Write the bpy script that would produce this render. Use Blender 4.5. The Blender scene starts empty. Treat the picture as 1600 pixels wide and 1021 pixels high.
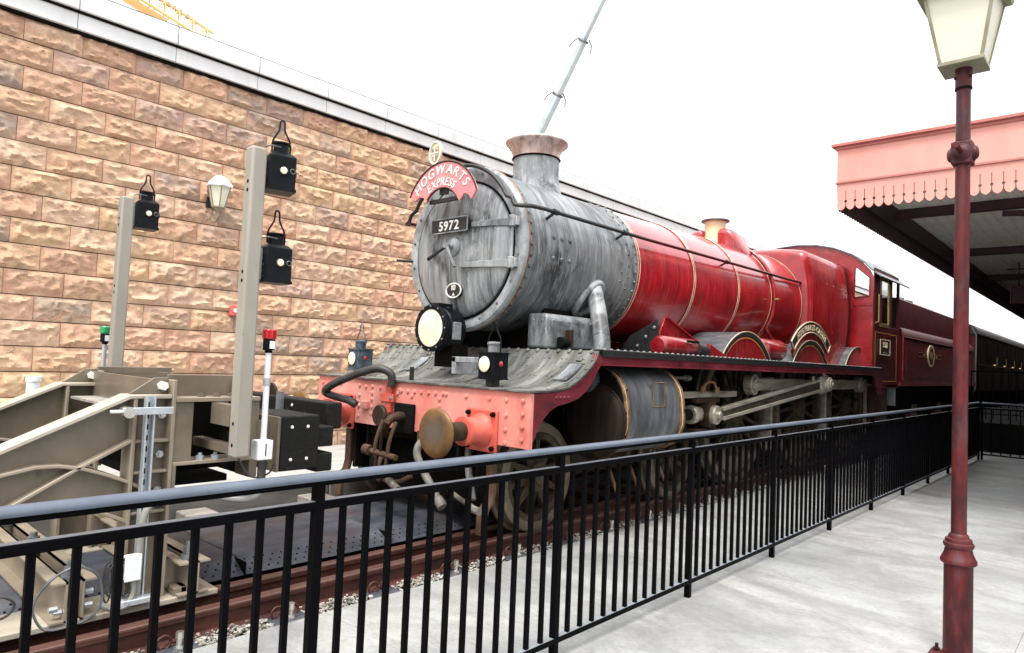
import bpy, bmesh, math, random
from mathutils import Vector, Matrix, noise
random.seed(7)
S = bpy.context.scene
COL = S.collection
R = math.radians
PI = math.pi

# ------------------------------------------------------------------ camera
EYE = 1.55
cam_d = bpy.data.cameras.new('camera')
cam = bpy.data.objects.new('camera', cam_d)
COL.objects.link(cam)
cam_d.sensor_width = 36.0
cam_d.lens = 24.0
cam_d.clip_start = 0.05
cam_d.clip_end = 600.0
def camera_axes():
    f = 1067.0
    ray = lambda u, v: Vector(((u-800.0)/f, (v-510.5)/f, 1.0))
    X = ray(1775, 602).normalized()
    Z = X.cross(ray(1775-2000, 602-2000*0.042)).normalized()
    if Z.y > 0: Z = -Z
    Y = Z.cross(X)
    return Matrix((X, Y, Z))          # rows: world axes seen from the camera
RW = camera_axes()
right = RW @ Vector((1, 0, 0)); up = RW @ Vector((0, -1, 0)); back = RW @ Vector((0, 0, -1))
cam.matrix_world = Matrix(((right.x, up.x, back.x, 0), (right.y, up.y, back.y, 0),
                           (right.z, up.z, back.z, EYE), (0, 0, 0, 1)))
S.camera = cam

# ------------------------------------------------------------------ sky, sun, exposure
W = bpy.data.worlds.new('World'); S.world = W
W.use_nodes = True
nt = W.node_tree
bg = nt.nodes['Background']
sky = nt.nodes.new('ShaderNodeTexSky')
sky.sky_type = 'NISHITA'; sky.sun_disc = False
SUN_EL, SUN_AZ = R(62), R(205)        # azimuth measured from +X towards +Y: from behind-right of the camera
sky.sun_elevation = SUN_EL; sky.sun_rotation = PI/2 - SUN_AZ
sky.dust_density = 4.0; sky.air_density = 1.0
mixw = nt.nodes.new('ShaderNodeMix'); mixw.data_type = 'RGBA'
mixw.inputs[0].default_value = 0.8   # high white overcast
tcw = nt.nodes.new('ShaderNodeTexCoord'); sxyz = nt.nodes.new('ShaderNodeSeparateXYZ')
nt.links.new(tcw.outputs['Generated'], sxyz.inputs[0])
mr = nt.nodes.new('ShaderNodeMapRange'); mr.inputs[1].default_value = 0.0; mr.inputs[2].default_value = 1.0
mr.inputs[3].default_value = 6.6; mr.inputs[4].default_value = 17.0
nt.links.new(sxyz.outputs[2], mr.inputs[0])
cb0 = nt.nodes.new('ShaderNodeCombineColor')
for i in range(3): nt.links.new(mr.outputs[0], cb0.inputs[i])
nt.links.new(cb0.outputs[0], mixw.inputs[7])
nt.links.new(sky.outputs[0], mixw.inputs[6])
nt.links.new(mixw.outputs[2], bg.inputs[0])
bg.inputs[1].default_value = 0.10
sun_d = bpy.data.lights.new('sun', 'SUN'); sun_d.energy = 1.5; sun_d.angle = R(14)
sun_d.color = (1.0, 0.97, 0.92)
sun = bpy.data.objects.new('sun', sun_d); COL.objects.link(sun)
sd = Vector((math.cos(SUN_EL)*math.cos(SUN_AZ), math.cos(SUN_EL)*math.sin(SUN_AZ), math.sin(SUN_EL)))
sun.rotation_euler = sd.to_track_quat('Z', 'Y').to_euler()
sun.location = (0, 0, 30)
S.view_settings.view_transform = 'Standard'; S.view_settings.look = 'None'
S.view_settings.exposure = 1.25; S.view_settings.gamma = 1.0
S.render.engine = 'CYCLES'
S.cycles.max_bounces = 8; S.cycles.diffuse_bounces = 3; S.cycles.glossy_bounces = 3
S.cycles.transparent_max_bounces = 8

# ------------------------------------------------------------------ materials
def new_mat(name):
    m = bpy.data.materials.new(name); m.use_nodes = True
    return m, m.node_tree, m.node_tree.nodes['Principled BSDF']
def N(t, typ, **kw):
    n = t.nodes.new(typ)
    for k, v in kw.items(): setattr(n, k, v)
    return n
def c4(c): return (c[0], c[1], c[2], 1)
def ramp(t, fac, stops):
    r = N(t, 'ShaderNodeValToRGB')
    e = r.color_ramp.elements
    e[0].position, e[0].color = stops[0][0], c4(stops[0][1])
    e[1].position, e[1].color = stops[-1][0], c4(stops[-1][1])
    for p, c in stops[1:-1]:
        q = e.new(p); q.color = c4(c)
    t.links.new(fac, r.inputs[0])
    return r.outputs[0]
def noise_tex(t, scale, stretch=(1, 1, 1), detail=6, rough=0.6, dist=0.0, coord='Object'):
    tc = N(t, 'ShaderNodeTexCoord'); mp = N(t, 'ShaderNodeMapping')
    mp.inputs['Scale'].default_value = stretch
    t.links.new(tc.outputs[coord], mp.inputs[0])
    n = N(t, 'ShaderNodeTexNoise')
    n.inputs['Scale'].default_value = scale; n.inputs['Detail'].default_value = detail
    n.inputs['Roughness'].default_value = rough; n.inputs['Distortion'].default_value = dist
    t.links.new(mp.outputs[0], n.inputs['Vector'])
    return n.outputs['Fac']
def mixc(t, fac, a, b, mode='MIX'):
    m = N(t, 'ShaderNodeMix', data_type='RGBA', blend_type=mode)
    for s, v in ((0, fac), (6, a), (7, b)):
        if hasattr(v, 'links') or hasattr(v, 'is_linked'): t.links.new(v, m.inputs[s])
        elif s == 0: m.inputs[0].default_value = v
        else: m.inputs[s].default_value = c4(v)
    return m.outputs[2]
def wear(name, stops, scale=3, stretch=(1, 1, 1), rough=(0.5, 0.7), metal=0.0, bump=0.1, bscale=60,
         patch=None, coat=0.0, detail=7, patch2=None, spec=0.5):
    """weathered paint or metal: a streaky noise through a ramp, optional patches of another colour, fine relief"""
    m, t, p = new_mat(name)
    f = noise_tex(t, scale, stretch, detail, 0.65, 0.2)
    c = ramp(t, f, stops)
    for pt in (patch, patch2):
        if pt:
            col, sc, lo, hi, amt = pt[:5]
            st = pt[5] if len(pt) > 5 else (1, 1, 1)
            g = noise_tex(t, sc, st, 5, 0.6, 0.3)
            k = ramp(t, g, [(lo, (0, 0, 0)), (hi, (amt, amt, amt))])
            c = mixc(t, k, c, col)
    t.links.new(c, p.inputs['Base Color'])
    rr = N(t, 'ShaderNodeMapRange'); rr.inputs[3].default_value = rough[0]; rr.inputs[4].default_value = rough[1]
    g2 = noise_tex(t, scale*2.3, stretch, 4, 0.6)
    t.links.new(g2, rr.inputs[0]); t.links.new(rr.outputs[0], p.inputs['Roughness'])
    p.inputs['Metallic'].default_value = metal
    p.inputs['Specular IOR Level'].default_value = spec
    if coat:
        p.inputs['Coat Weight'].default_value = coat; p.inputs['Coat Roughness'].default_value = 0.12
    if bump:
        b = N(t, 'ShaderNodeBump'); b.inputs['Strength'].default_value = bump; b.inputs['Distance'].default_value = 0.01
        t.links.new(noise_tex(t, bscale, (1, 1, 1), 4, 0.6), b.inputs['Height'])
        t.links.new(b.outputs[0], p.inputs['Normal'])
    return m
M = {}
def stone_mat():
    m, t, p = new_mat('rock_faced_stone')
    oi = N(t, 'ShaderNodeObjectInfo')
    base = ramp(t, oi.outputs['Random'], [(0.0, (0.66, 0.45, 0.31)), (0.16, (0.70, 0.49, 0.36)), (0.30, (0.60, 0.335, 0.235)),
        (0.44, (0.70, 0.49, 0.29)), (0.56, (0.52, 0.30, 0.215)), (0.66, (0.64, 0.44, 0.27)), (0.78, (0.66, 0.39, 0.27)), (0.86, (0.44, 0.34, 0.265)), (0.94, (0.33, 0.25, 0.215)), (1.0, (0.52, 0.35, 0.29))])
    a = noise_tex(t, 2.2, (1, 1, 1.6), 5, 0.6, 0.6)
    c = mixc(t, ramp(t, a, [(0.42, (0, 0, 0)), (0.66, (0.7, 0.7, 0.7))]), base, (0.73, 0.54, 0.345))
    e2 = noise_tex(t, 3.6, (1, 1, 1.3), 6, 0.65, 0.6)
    c = mixc(t, ramp(t, e2, [(0.48, (0, 0, 0)), (0.66, (0.7, 0.7, 0.7))]), c, (0.58, 0.29, 0.19))
    b = noise_tex(t, 1.0, (1, 1, 1), 8, 0.74, 0.7)
    c = mixc(t, ramp(t, b, [(0.53, (0, 0, 0)), (0.67, (0.75, 0.75, 0.75))]), c, (0.20, 0.155, 0.14))
    fs = noise_tex(t, 16, (1, 1, 1.4), 8, 0.8, 0.4)
    c = mixc(t, ramp(t, fs, [(0.50, (0, 0, 0)), (0.72, (0.45, 0.45, 0.45))]), c, (0.34, 0.205, 0.13))
    kf = noise_tex(t, 3.2, (1, 1, 1.8), 5, 0.66, 1.6)
    kr = ramp(t, kf, [(0.0, (0, 0, 0)), (0.478, (0, 0, 0)), (0.5, (0.85, 0.85, 0.85)), (0.507, (0, 0, 0)), (1.0, (0, 0, 0))])
    kg = noise_tex(t, 2.3, (1, 1, 1), 3, 0.5)
    c = mixc(t, mixc(t, 1.0, kr, ramp(t, kg, [(0.48, (0, 0, 0)), (0.62, (1, 1, 1))]), 'MULTIPLY'), c, (0.12, 0.07, 0.045))
    d = noise_tex(t, 11, (1, 1, 2.0), 9, 0.8, 1.2)
    c = mixc(t, ramp(t, d, [(0.58, (0, 0, 0)), (0.70, (0.55, 0.55, 0.55))]), c, (0.25, 0.15, 0.095))
    t.links.new(c, p.inputs['Base Color']); p.inputs['Roughness'].default_value = 0.85
    bp = N(t, 'ShaderNodeBump'); bp.inputs['Strength'].default_value = 0.9; bp.inputs['Distance'].default_value = 0.03
    t.links.new(noise_tex(t, 14, (1, 1, 1.6), 9, 0.72, 0.8), bp.inputs['Height'])
    t.links.new(bp.outputs[0], p.inputs['Normal'])
    return m
M['stone'] = stone_mat()
M['mortar'] = wear('dark_mortar', [(0.3, (0.07, 0.05, 0.035)), (0.7, (0.14, 0.10, 0.07))], 8, rough=(0.9, 0.95))
M['coping'] = wear('white_coping', [(0.3, (0.58, 0.59, 0.595)), (0.7, (0.67, 0.68, 0.68))], 2, rough=(0.6, 0.8), bump=0.05,
                   patch=((0.40, 0.42, 0.43), 4, 0.55, 0.8, 0.5, (1, 1, 0.3)))
def concrete_mat():
    m, t, p = new_mat('platform_concrete')
    a = noise_tex(t, 0.9, (1.3, 0.8, 1), 9, 0.7, 0.6)
    c = ramp(t, a, [(0.30, (0.16, 0.163, 0.16)), (0.43, (0.24, 0.244, 0.238)), (0.55, (0.315, 0.318, 0.308)), (0.72, (0.40, 0.40, 0.38))])
    bl = noise_tex(t, 1.1, (1, 1, 1), 5, 0.6, 0.4)
    c = mixc(t, ramp(t, bl, [(0.50, (0, 0, 0)), (0.75, (0.4, 0.4, 0.4))]), c, (0.31, 0.345, 0.365))
    w = noise_tex(t, 2.3, (1.7, 0.85, 1), 10, 0.78, 0.7)        # broom marks across the platform
    c = mixc(t, ramp(t, w, [(0.49, (0, 0, 0)), (0.64, (0.48, 0.48, 0.48))]), c, (0.15, 0.15, 0.138))
    g = noise_tex(t, 0.75, (1.6, 0.9, 1), 6, 0.65, 0.9)
    c = mixc(t, ramp(t, g, [(0.52, (0, 0, 0)), (0.66, (0.5, 0.5, 0.5))]), c, (0.16, 0.157, 0.145))
    d = noise_tex(t, 34, (1.6, 0.8, 1), 7, 0.8)
    c = mixc(t, ramp(t, d, [(0.47, (0, 0, 0)), (0.68, (0.5, 0.5, 0.5))]), c, (0.13, 0.127, 0.115))
    k = noise_tex(t, 1.15, (1, 1, 1), 4, 0.6, 1.0)              # hairline cracks
    c = mixc(t, ramp(t, k, [(0.0, (0, 0, 0)), (0.497, (0, 0, 0)), (0.5, (0.35, 0.35, 0.35)), (0.502, (0, 0, 0)), (1, (0, 0, 0))]), c, (0.14, 0.135, 0.12))
    t.links.new(c, p.inputs['Base Color'])
    rr = N(t, 'ShaderNodeMapRange'); rr.inputs[3].default_value = 0.5; rr.inputs[4].default_value = 0.85
    t.links.new(a, rr.inputs[0]); t.links.new(rr.outputs[0], p.inputs['Roughness'])
    bp = N(t, 'ShaderNodeBump'); bp.inputs['Strength'].default_value = 0.35; bp.inputs['Distance'].default_value = 0.01
    t.links.new(noise_tex(t, 40, (1.6, 0.7, 1), 9, 0.8), bp.inputs['Height']); t.links.new(bp.outputs[0], p.inputs['Normal'])
    return m
M['concrete'] = concrete_mat()
M['gravel'] = wear('pale_gravel', [(0.25, (0.12, 0.11, 0.10)), (0.5, (0.36, 0.33, 0.28)), (0.75, (0.6, 0.56, 0.5))], 30, rough=(0.8, 0.95), bump=0.6, bscale=60)
def pebble_mat():
    m, t, p = new_mat('pebbles')
    f = noise_tex(t, 22, (1, 1, 1), 2, 0.5)
    t.links.new(ramp(t, f, [(0.3, (0.08, 0.072, 0.06)), (0.5, (0.27, 0.25, 0.215)), (0.7, (0.50, 0.48, 0.43))]), p.inputs['Base Color'])
    p.inputs['Roughness'].default_value = 0.85
    return m
M['pebble'] = pebble_mat()
M['ballast'] = wear('dark_ballast', [(0.3, (0.006, 0.005, 0.005)), (0.7, (0.03, 0.027, 0.024))], 25, rough=(0.9, 0.95), bump=0.8, bscale=50)
M['rust'] = wear('rusty_rail', [(0.25, (0.018, 0.006, 0.004)), (0.5, (0.06, 0.016, 0.010)), (0.75, (0.13, 0.040, 0.023))], 6, (0.35, 1, 1), (0.55, 0.8), 0.1, 0.25, 90,
                 patch=((0.17, 0.07, 0.03), 3, 0.58, 0.75, 0.5))
M['railhead'] = wear('rail_running_edge', [(0.3, (0.065, 0.026, 0.019)), (0.7, (0.125, 0.058, 0.042))], 8, (0.3, 1, 1), (0.4, 0.6), 0.2, 0.1)
M['red'] = None
def boiler_red(name, dark=(0.16, 0.004, 0.007), mid=(0.35, 0.008, 0.014), light=(0.46, 0.020, 0.027), grime=0.55):
    m, t, p = new_mat(name)
    f = noise_tex(t, 1.7, (1, 1, 1), 6, 0.65, 0.3)
    c = ramp(t, f, [(0.28, dark), (0.5, mid), (0.72, light)])
    s = noise_tex(t, 1.0, (20, 1.0, 1.0), 8, 0.72, 0.4)       # streaks that run round the barrel
    c = mixc(t, ramp(t, s, [(0.53, (0, 0, 0)), (0.74, (0.34, 0.34, 0.34))]), c, (0.55, 0.17, 0.18))
    s2 = noise_tex(t, 1.0, (95, 1.6, 1.6), 5, 0.7, 0.1)
    c = mixc(t, ramp(t, s2, [(0.58, (0, 0, 0)), (0.72, (0.5, 0.5, 0.5))]), c, (0.62, 0.28, 0.27))
    g = noise_tex(t, 0.8, (16, 1.4, 0.9), 7, 0.72, 0.3)
    c = mixc(t, ramp(t, g, [(0.52, (0, 0, 0)), (0.75, (grime, grime, grime))]), c, (0.025, 0.012, 0.013))
    t.links.new(c, p.inputs['Base Color'])
    rr = N(t, 'ShaderNodeMapRange'); rr.inputs[3].default_value = 0.16; rr.inputs[4].default_value = 0.46
    t.links.new(s, rr.inputs[0]); t.links.new(rr.outputs[0], p.inputs['Roughness'])
    p.inputs['Coat Weight'].default_value = 0.6; p.inputs['Coat Roughness'].default_value = 0.10; p.inputs['Specular IOR Level'].default_value = 0.4
    b = N(t, 'ShaderNodeBump'); b.inputs['Strength'].default_value = 0.06; b.inputs['Distance'].default_value = 0.02
    t.links.new(noise_tex(t, 7, (1, 1, 1), 5, 0.6), b.inputs['Height']); t.links.new(b.outputs[0], p.inputs['Normal'])
    return m
M['red'] = boiler_red('boiler_red')
M['redsheet'] = boiler_red('red_sheet', (0.12, 0.003, 0.005), (0.26, 0.006, 0.010), (0.42, 0.018, 0.022), 0.35)
M['maroon'] = wear('dark_maroon', [(0.3, (0.045, 0.003, 0.005)), (0.7, (0.085, 0.005, 0.008))], 4, rough=(0.3, 0.5), bump=0.03, spec=0.35)
M['tender_red'] = wear('tender_maroon', [(0.3, (0.045, 0.003, 0.004)), (0.7, (0.085, 0.004, 0.006))], 4, rough=(0.3, 0.5), bump=0.03, spec=0.3)
M['coach_dark'] = wear('coach_dark', [(0.3, (0.003, 0.0015, 0.0015)), (0.7, (0.008, 0.003, 0.003))], 4, rough=(0.5, 0.65), bump=0.03, spec=0.06)
M['valance_red'] = wear('weathered_valance_red', [(0.28, (0.05, 0.005, 0.009)), (0.5, (0.13, 0.010, 0.019)), (0.72, (0.25, 0.045, 0.058))], 3.5, (0.7, 1, 2.0),
                        (0.35, 0.6), 0, 0.1, 40, coat=0.15)
M['beam_red'] = wear('sunbleached_beam_red', [(0.25, (0.56, 0.12, 0.09)), (0.5, (0.66, 0.235, 0.19)), (0.75, (0.72, 0.38, 0.325))], 1.6, (1, 1, 0.5), (0.4, 0.65), 0, 0.12, 30,
                     patch=((0.42, 0.03, 0.02), 2.5, 0.56, 0.75, 0.7), patch2=((0.30, 0.10, 0.07), 14, 0.6, 0.8, 0.5, (1, 1, 0.25)))
M['buffer_red'] = wear('buffer_red', [(0.3, (0.48, 0.05, 0.03)), (0.7, (0.66, 0.14, 0.10))], 4, rough=(0.3, 0.5), bump=0.05, coat=0.2)
def smokebox_mat(name, stretch, lighten=1.0, fine=None, dark=0.8):
    m, t, p = new_mat(name)
    L = lambda v: (v[0]*lighten, v[1]*lighten, v[2]*lighten)
    f = noise_tex(t, 1.0, stretch, 9, 0.75, 0.35)
    c = ramp(t, f, [(0.30, L((0.055, 0.06, 0.065))), (0.45, L((0.13, 0.142, 0.15))), (0.56, L((0.22, 0.238, 0.25))), (0.72, L((0.40, 0.42, 0.43)))])
    h = noise_tex(t, 1.5, (1, 1, 1), 5, 0.6, 0.5)
    c = mixc(t, ramp(t, h, [(0.48, (0, 0, 0)), (0.72, (0.6, 0.6, 0.6))]), c, L((0.33, 0.335, 0.325)))
    g0 = noise_tex(t, 1.5, tuple(min(q, 3.0)**0.6 for q in stretch), 8, 0.68, 0.9)
    c = mixc(t, ramp(t, g0, [(0.50, (0, 0, 0)), (0.63, (dark, dark, dark))]), c, (0.022, 0.022, 0.024))
    k = noise_tex(t, 1.0, tuple(q*3.5 for q in stretch), 6, 0.8, 0.2)
    c = mixc(t, ramp(t, k, [(0.54, (0, 0, 0)), (0.68, (0.6, 0.6, 0.6))]), c, (0.50, 0.505, 0.50))
    t.links.new(c, p.inputs['Base Color'])
    rr = N(t, 'ShaderNodeMapRange'); rr.inputs[3].default_value = 0.62; rr.inputs[4].default_value = 0.34
    t.links.new(f, rr.inputs[0]); t.links.new(rr.outputs[0], p.inputs['Roughness'])
    p.inputs['Metallic'].default_value = 0.1
    b = N(t, 'ShaderNodeBump'); b.inputs['Strength'].default_value = 0.08; b.inputs['Distance'].default_value = 0.01
    t.links.new(noise_tex(t, 30, (1, 1, 1), 5, 0.65), b.inputs['Height']); t.links.new(b.outputs[0], p.inputs['Normal'])
    return m
M['smoke'] = smokebox_mat('smokebox_grey', (14, 1.2, 1.2), 0.78, None, 0.92)
M['door'] = smokebox_mat('smokebox_door_grey', (1, 9, 0.8), 1.15, None, 0.95)
M['ringgrey'] = smokebox_mat('smokebox_ring_grey', (1.5, 2.5, 1.5), 1.5, None, 0.5)
M['greymetal'] = smokebox_mat('weathered_grey_steel', (2.0, 5, 1.2), 1.05)
M['apron'] = wear('grey_apron', [(0.30, (0.035, 0.037, 0.033)), (0.5, (0.12, 0.123, 0.11)), (0.72, (0.31, 0.31, 0.275))], 2.8, (0.7, 2.6, 0.7), (0.4, 0.6), 0.1, 0.12, 40,
                  patch=((0.06, 0.06, 0.055), 3.5, 0.55, 0.72, 0.7))
M['black'] = wear('black_paint', [(0.3, (0.004, 0.004, 0.005)), (0.7, (0.014, 0.014, 0.015))], 6, rough=(0.4, 0.65), bump=0.05)
M['soot'] = wear('sooty_steel', [(0.3, (0.002, 0.002, 0.002)), (0.7, (0.008, 0.007, 0.006))], 4, rough=(0.75, 0.9), bump=0.1, spec=0.1)
M['timber_black'] = wear('black_timber', [(0.3, (0.003, 0.003, 0.003)), (0.64, (0.009, 0.009, 0.008)), (0.80, (0.10, 0.095, 0.085))], 5, (3, 3, 14), (0.6, 0.8), 0, 0.3, 30, spec=0.25)
M['fence'] = wear('fence_black', [(0.3, (0.0014, 0.0014, 0.0018)), (0.7, (0.003, 0.003, 0.004))], 5, rough=(0.35, 0.5), bump=0.03, bscale=120, spec=0.035)
M['railedge'] = wear('lit_rail_edge', [(0.3, (0.16, 0.175, 0.20)), (0.7, (0.24, 0.26, 0.29))], 5, rough=(0.35, 0.5), bump=0.02)  # pale colour paints the sky highlight along the rail tops
M['railtop'] = wear('skylit_rail_top', [(0.3, (0.045, 0.060, 0.085)), (0.7, (0.08, 0.10, 0.135))], 5, rough=(0.35, 0.5), bump=0.02, bscale=120, spec=0.5)  # bluish cap colour carries the sky light on the top rail
M['brownsteel'] = wear('taupe_painted_steel', [(0.28, (0.095, 0.076, 0.053)), (0.5, (0.145, 0.118, 0.084)), (0.75, (0.205, 0.17, 0.125))], 2.5, (1, 1, 0.8), (0.32, 0.5), 0, 0.08, 50,
                       patch=((0.06, 0.035, 0.02), 9, 0.62, 0.75, 0.6), coat=0.25)
M['littaupe'] = wear('lit_taupe', [(0.28, (0.30, 0.26, 0.20)), (0.5, (0.40, 0.355, 0.285)), (0.75, (0.48, 0.435, 0.36))], 2.5, (1, 1, 0.8), (0.35, 0.5), 0, 0.06, 50, patch=((0.12, 0.07, 0.04), 11, 0.64, 0.74, 0.7))  # same taupe made paler: the light on upper flanges is in the colour
M['midtaupe'] = wear('half_lit_taupe', [(0.28, (0.19, 0.155, 0.11)), (0.5, (0.26, 0.215, 0.16)), (0.75, (0.33, 0.28, 0.215))], 2.5, (1, 1, 0.8), (0.35, 0.5), 0, 0.06, 50, patch=((0.08, 0.045, 0.025), 11, 0.62, 0.74, 0.7))  # ribs lightened in colour to read as catching light against the webs
M['postpaint'] = wear('grey_tan_post', [(0.3, (0.235, 0.215, 0.18)), (0.7, (0.32, 0.295, 0.25))], 2.5, (1, 1, 0.5), (0.35, 0.55), 0, 0.05, 50,
                      patch=((0.16, 0.11, 0.07), 12, 0.66, 0.75, 0.6))
M['brownwheel'] = wear('dusty_wheel', [(0.3, (0.012, 0.008, 0.005)), (0.5, (0.04, 0.028, 0.018)), (0.72, (0.09, 0.066, 0.043))], 4, rough=(0.55, 0.75), metal=0.1, bump=0.1, spec=0.2)
M['darkwheel'] = wear('grimy_wheel', [(0.3, (0.018, 0.014, 0.010)), (0.7, (0.085, 0.07, 0.05))], 4, rough=(0.5, 0.7), metal=0.2, bump=0.1, spec=0.2)
M['tyre'] = wear('worn_tyre', [(0.3, (0.05, 0.038, 0.026)), (0.7, (0.20, 0.165, 0.12))], 5, rough=(0.35, 0.55), metal=0.3, bump=0.1, spec=0.2)
M['rodsteel'] = wear('oily_rod_steel', [(0.3, (0.20, 0.18, 0.145)), (0.55, (0.44, 0.41, 0.345)), (0.8, (0.62, 0.59, 0.52))], 4, (0.5, 2, 4), (0.3, 0.45), 0.4, 0.08)
M['bright'] = wear('bright_steel', [(0.3, (0.55, 0.54, 0.51)), (0.7, (0.8, 0.79, 0.76))], 6, rough=(0.15, 0.3), metal=0.9, bump=0.03)
M['zinc'] = wear('galvanised_steel', [(0.3, (0.36, 0.40, 0.43)), (0.7, (0.55, 0.59, 0.62))], 9, rough=(0.3, 0.5), metal=0.5, bump=0.05)
M['copperband'] = wear('copper_band', [(0.25, (0.07, 0.032, 0.014)), (0.5, (0.19, 0.095, 0.042)), (0.75, (0.36, 0.22, 0.11))], 9, (1, 1, 1.5), (0.35, 0.6), 0.3, 0.1)
M['cylbrown'] = wear('brown_cylinder_cover', [(0.3, (0.014, 0.009, 0.006)), (0.7, (0.065, 0.038, 0.023))], 3, (3, 3, 0.5), (0.45, 0.65), 0.1, 0.08, spec=0.2)
M['darkcover'] = wear('shaded_brown_cover', [(0.3, (0.006, 0.004, 0.003)), (0.7, (0.032, 0.018, 0.010))], 3, (3, 3, 0.5), (0.5, 0.7), 0, 0.08, spec=0.2)  # brown cover darkened for the shade over the cylinder front
M['cylgrey'] = wear('cylinder_cladding', [(0.3, (0.045, 0.05, 0.055)), (0.5, (0.11, 0.12, 0.13)), (0.75, (0.26, 0.265, 0.26))], 2.6, (3.0, 1, 0.8), (0.3, 0.5), 0.3, 0.06)
M['brass'] = wear('brass', [(0.3, (0.45, 0.30, 0.09)), (0.7, (0.72, 0.55, 0.22))], 6, rough=(0.25, 0.4), metal=0.8, bump=0.03)
M['cream'] = wear('cream_bonnet', [(0.3, (0.62, 0.50, 0.30)), (0.7, (0.75, 0.66, 0.45))], 4, rough=(0.3, 0.5), metal=0.1, bump=0.05)
M['lining'] = wear('cream_lining', [(0.3, (0.50, 0.38, 0.24)), (0.7, (0.68, 0.58, 0.42))], 8, rough=(0.4, 0.6), bump=0.03)
M['orange_line'] = wear('orange_lining', [(0.3, (0.6, 0.22, 0.06)), (0.7, (0.75, 0.36, 0.12))], 8, rough=(0.4, 0.6), bump=0.02)
M['coppercap'] = wear('chimney_cap', [(0.3, (0.20, 0.13, 0.115)), (0.5, (0.52, 0.38, 0.335)), (0.75, (0.68, 0.56, 0.51))], 3, (5, 5, 0.5), (0.3, 0.5), 0.35, 0.06)
M['bufferface'] = None
def buffer_face():
    m, t, p = new_mat('greasy_buffer_face')
    f = noise_tex(t, 5, (1, 1, 1), 7, 0.7, 0.6)
    c = ramp(t, f, [(0.3, (0.03, 0.018, 0.010)), (0.55, (0.15, 0.07, 0.016)), (0.75, (0.30, 0.15, 0.03))])
    tc = N(t, 'ShaderNodeTexCoord'); ln = N(t, 'ShaderNodeVectorMath', operation='LENGTH')
    mp = N(t, 'ShaderNodeMapping'); mp.inputs['Scale'].default_value = (0, 1, 1)
    t.links.new(tc.outputs['Object'], mp.inputs[0]); t.links.new(mp.outputs[0], ln.inputs[0])
    k = ramp(t, ln.outputs['Value'], [(0.04, (1, 1, 1)), (0.17, (0, 0, 0))])      # scuffed centre where the other buffer rubs
    kk = mixc(t, 0.55, k, noise_tex(t, 12, (1, 1, 1), 6, 0.7), 'MULTIPLY')
    c = mixc(t, kk, c, (0.12, 0.112, 0.10))
    t.links.new(c, p.inputs['Base Color']); p.inputs['Roughness'].default_value = 0.5; p.inputs['Metallic'].default_value = 0.2
    return m
M['bufferface'] = buffer_face()
M['panel'] = wear('grey_deck_panel', [(0.3, (0.028, 0.032, 0.040)), (0.5, (0.055, 0.062, 0.078)), (0.75, (0.11, 0.115, 0.13))], 2.5, (1, 2.5, 1), (0.4, 0.6), 0.05, 0.05, spec=0.3,
                  patch=((0.075, 0.048, 0.038), 1.8, 0.5, 0.7, 0.7))
M['woodgrey'] = wear('weathered_timber', [(0.25, (0.09, 0.08, 0.065)), (0.5, (0.26, 0.235, 0.2)), (0.75, (0.44, 0.41, 0.36))], 2.5, (1.2, 14, 14), (0.75, 0.9), 0, 0.3, 30)
M['fascia'] = wear('faded_red_fascia', [(0.3, (0.60, 0.245, 0.20)), (0.7, (0.69, 0.33, 0.275))], 1.4, (1, 1, 0.6), (0.5, 0.7), 0, 0.05, 30)
M['fascia_trim'] = wear('fascia_moulding', [(0.3, (0.40, 0.12, 0.10)), (0.7, (0.50, 0.17, 0.145))], 3, rough=(0.5, 0.7), bump=0.05)
M['maroon_wood'] = wear('dark_valance_wood', [(0.3, (0.022, 0.006, 0.012)), (0.7, (0.045, 0.011, 0.020))], 5, rough=(0.5, 0.7), bump=0.05)
M['soffit'] = wear('grey_soffit_boards', [(0.25, (0.42, 0.40, 0.36)), (0.5, (0.58, 0.56, 0.51)), (0.75, (0.68, 0.66, 0.61))], 2, (0.5, 8, 8), (0.7, 0.85), 0, 0.1, 40,
                   patch=((0.18, 0.15, 0.12), 4, 0.6, 0.75, 0.5))
M['lamp_red'] = wear('mottled_lamp_post_red', [(0.30, (0.018, 0.004, 0.006)), (0.45, (0.045, 0.007, 0.009)), (0.58, (0.10, 0.010, 0.011)), (0.72, (0.05, 0.011, 0.014))], 9, (1, 1, 0.35), (0.4, 0.6), 0, 0.15, 45,
                     patch=((0.085, 0.055, 0.062), 7, 0.52, 0.68, 0.6, (1, 1, 0.4)), patch2=((0.16, 0.014, 0.013), 5, 0.58, 0.70, 0.4, (1, 1, 0.5)), spec=0.3)
M['lantern_frame'] = wear('aged_lantern_metal', [(0.3, (0.16, 0.15, 0.10)), (0.7, (0.34, 0.31, 0.22))], 6, rough=(0.4, 0.6), metal=0.2, bump=0.05)
M['orange'] = wear('crane_orange', [(0.3, (0.75, 0.40, 0.13)), (0.7, (0.8, 0.47, 0.18))], 2, rough=(0.5, 0.6), bump=0)
M['cranegrey'] = wear('crane_pale_grey', [(0.3, (0.30, 0.35, 0.38)), (0.7, (0.42, 0.47, 0.50))], 1, rough=(0.35, 0.5), bump=0)
M['white'] = wear('white_paint', [(0.3, (0.68, 0.70, 0.72)), (0.7, (0.8, 0.82, 0.83))], 4, rough=(0.35, 0.55), bump=0.03)
M['letter'] = wear('raised_letter_white', [(0.3, (0.74, 0.72, 0.68)), (0.7, (0.84, 0.82, 0.78))], 6, rough=(0.4, 0.6), bump=0)
M['plate_red'] = wear('headboard_pink_red', [(0.3, (0.58, 0.17, 0.18)), (0.7, (0.66, 0.27, 0.27))], 5, rough=(0.4, 0.6), bump=0.03)
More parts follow.
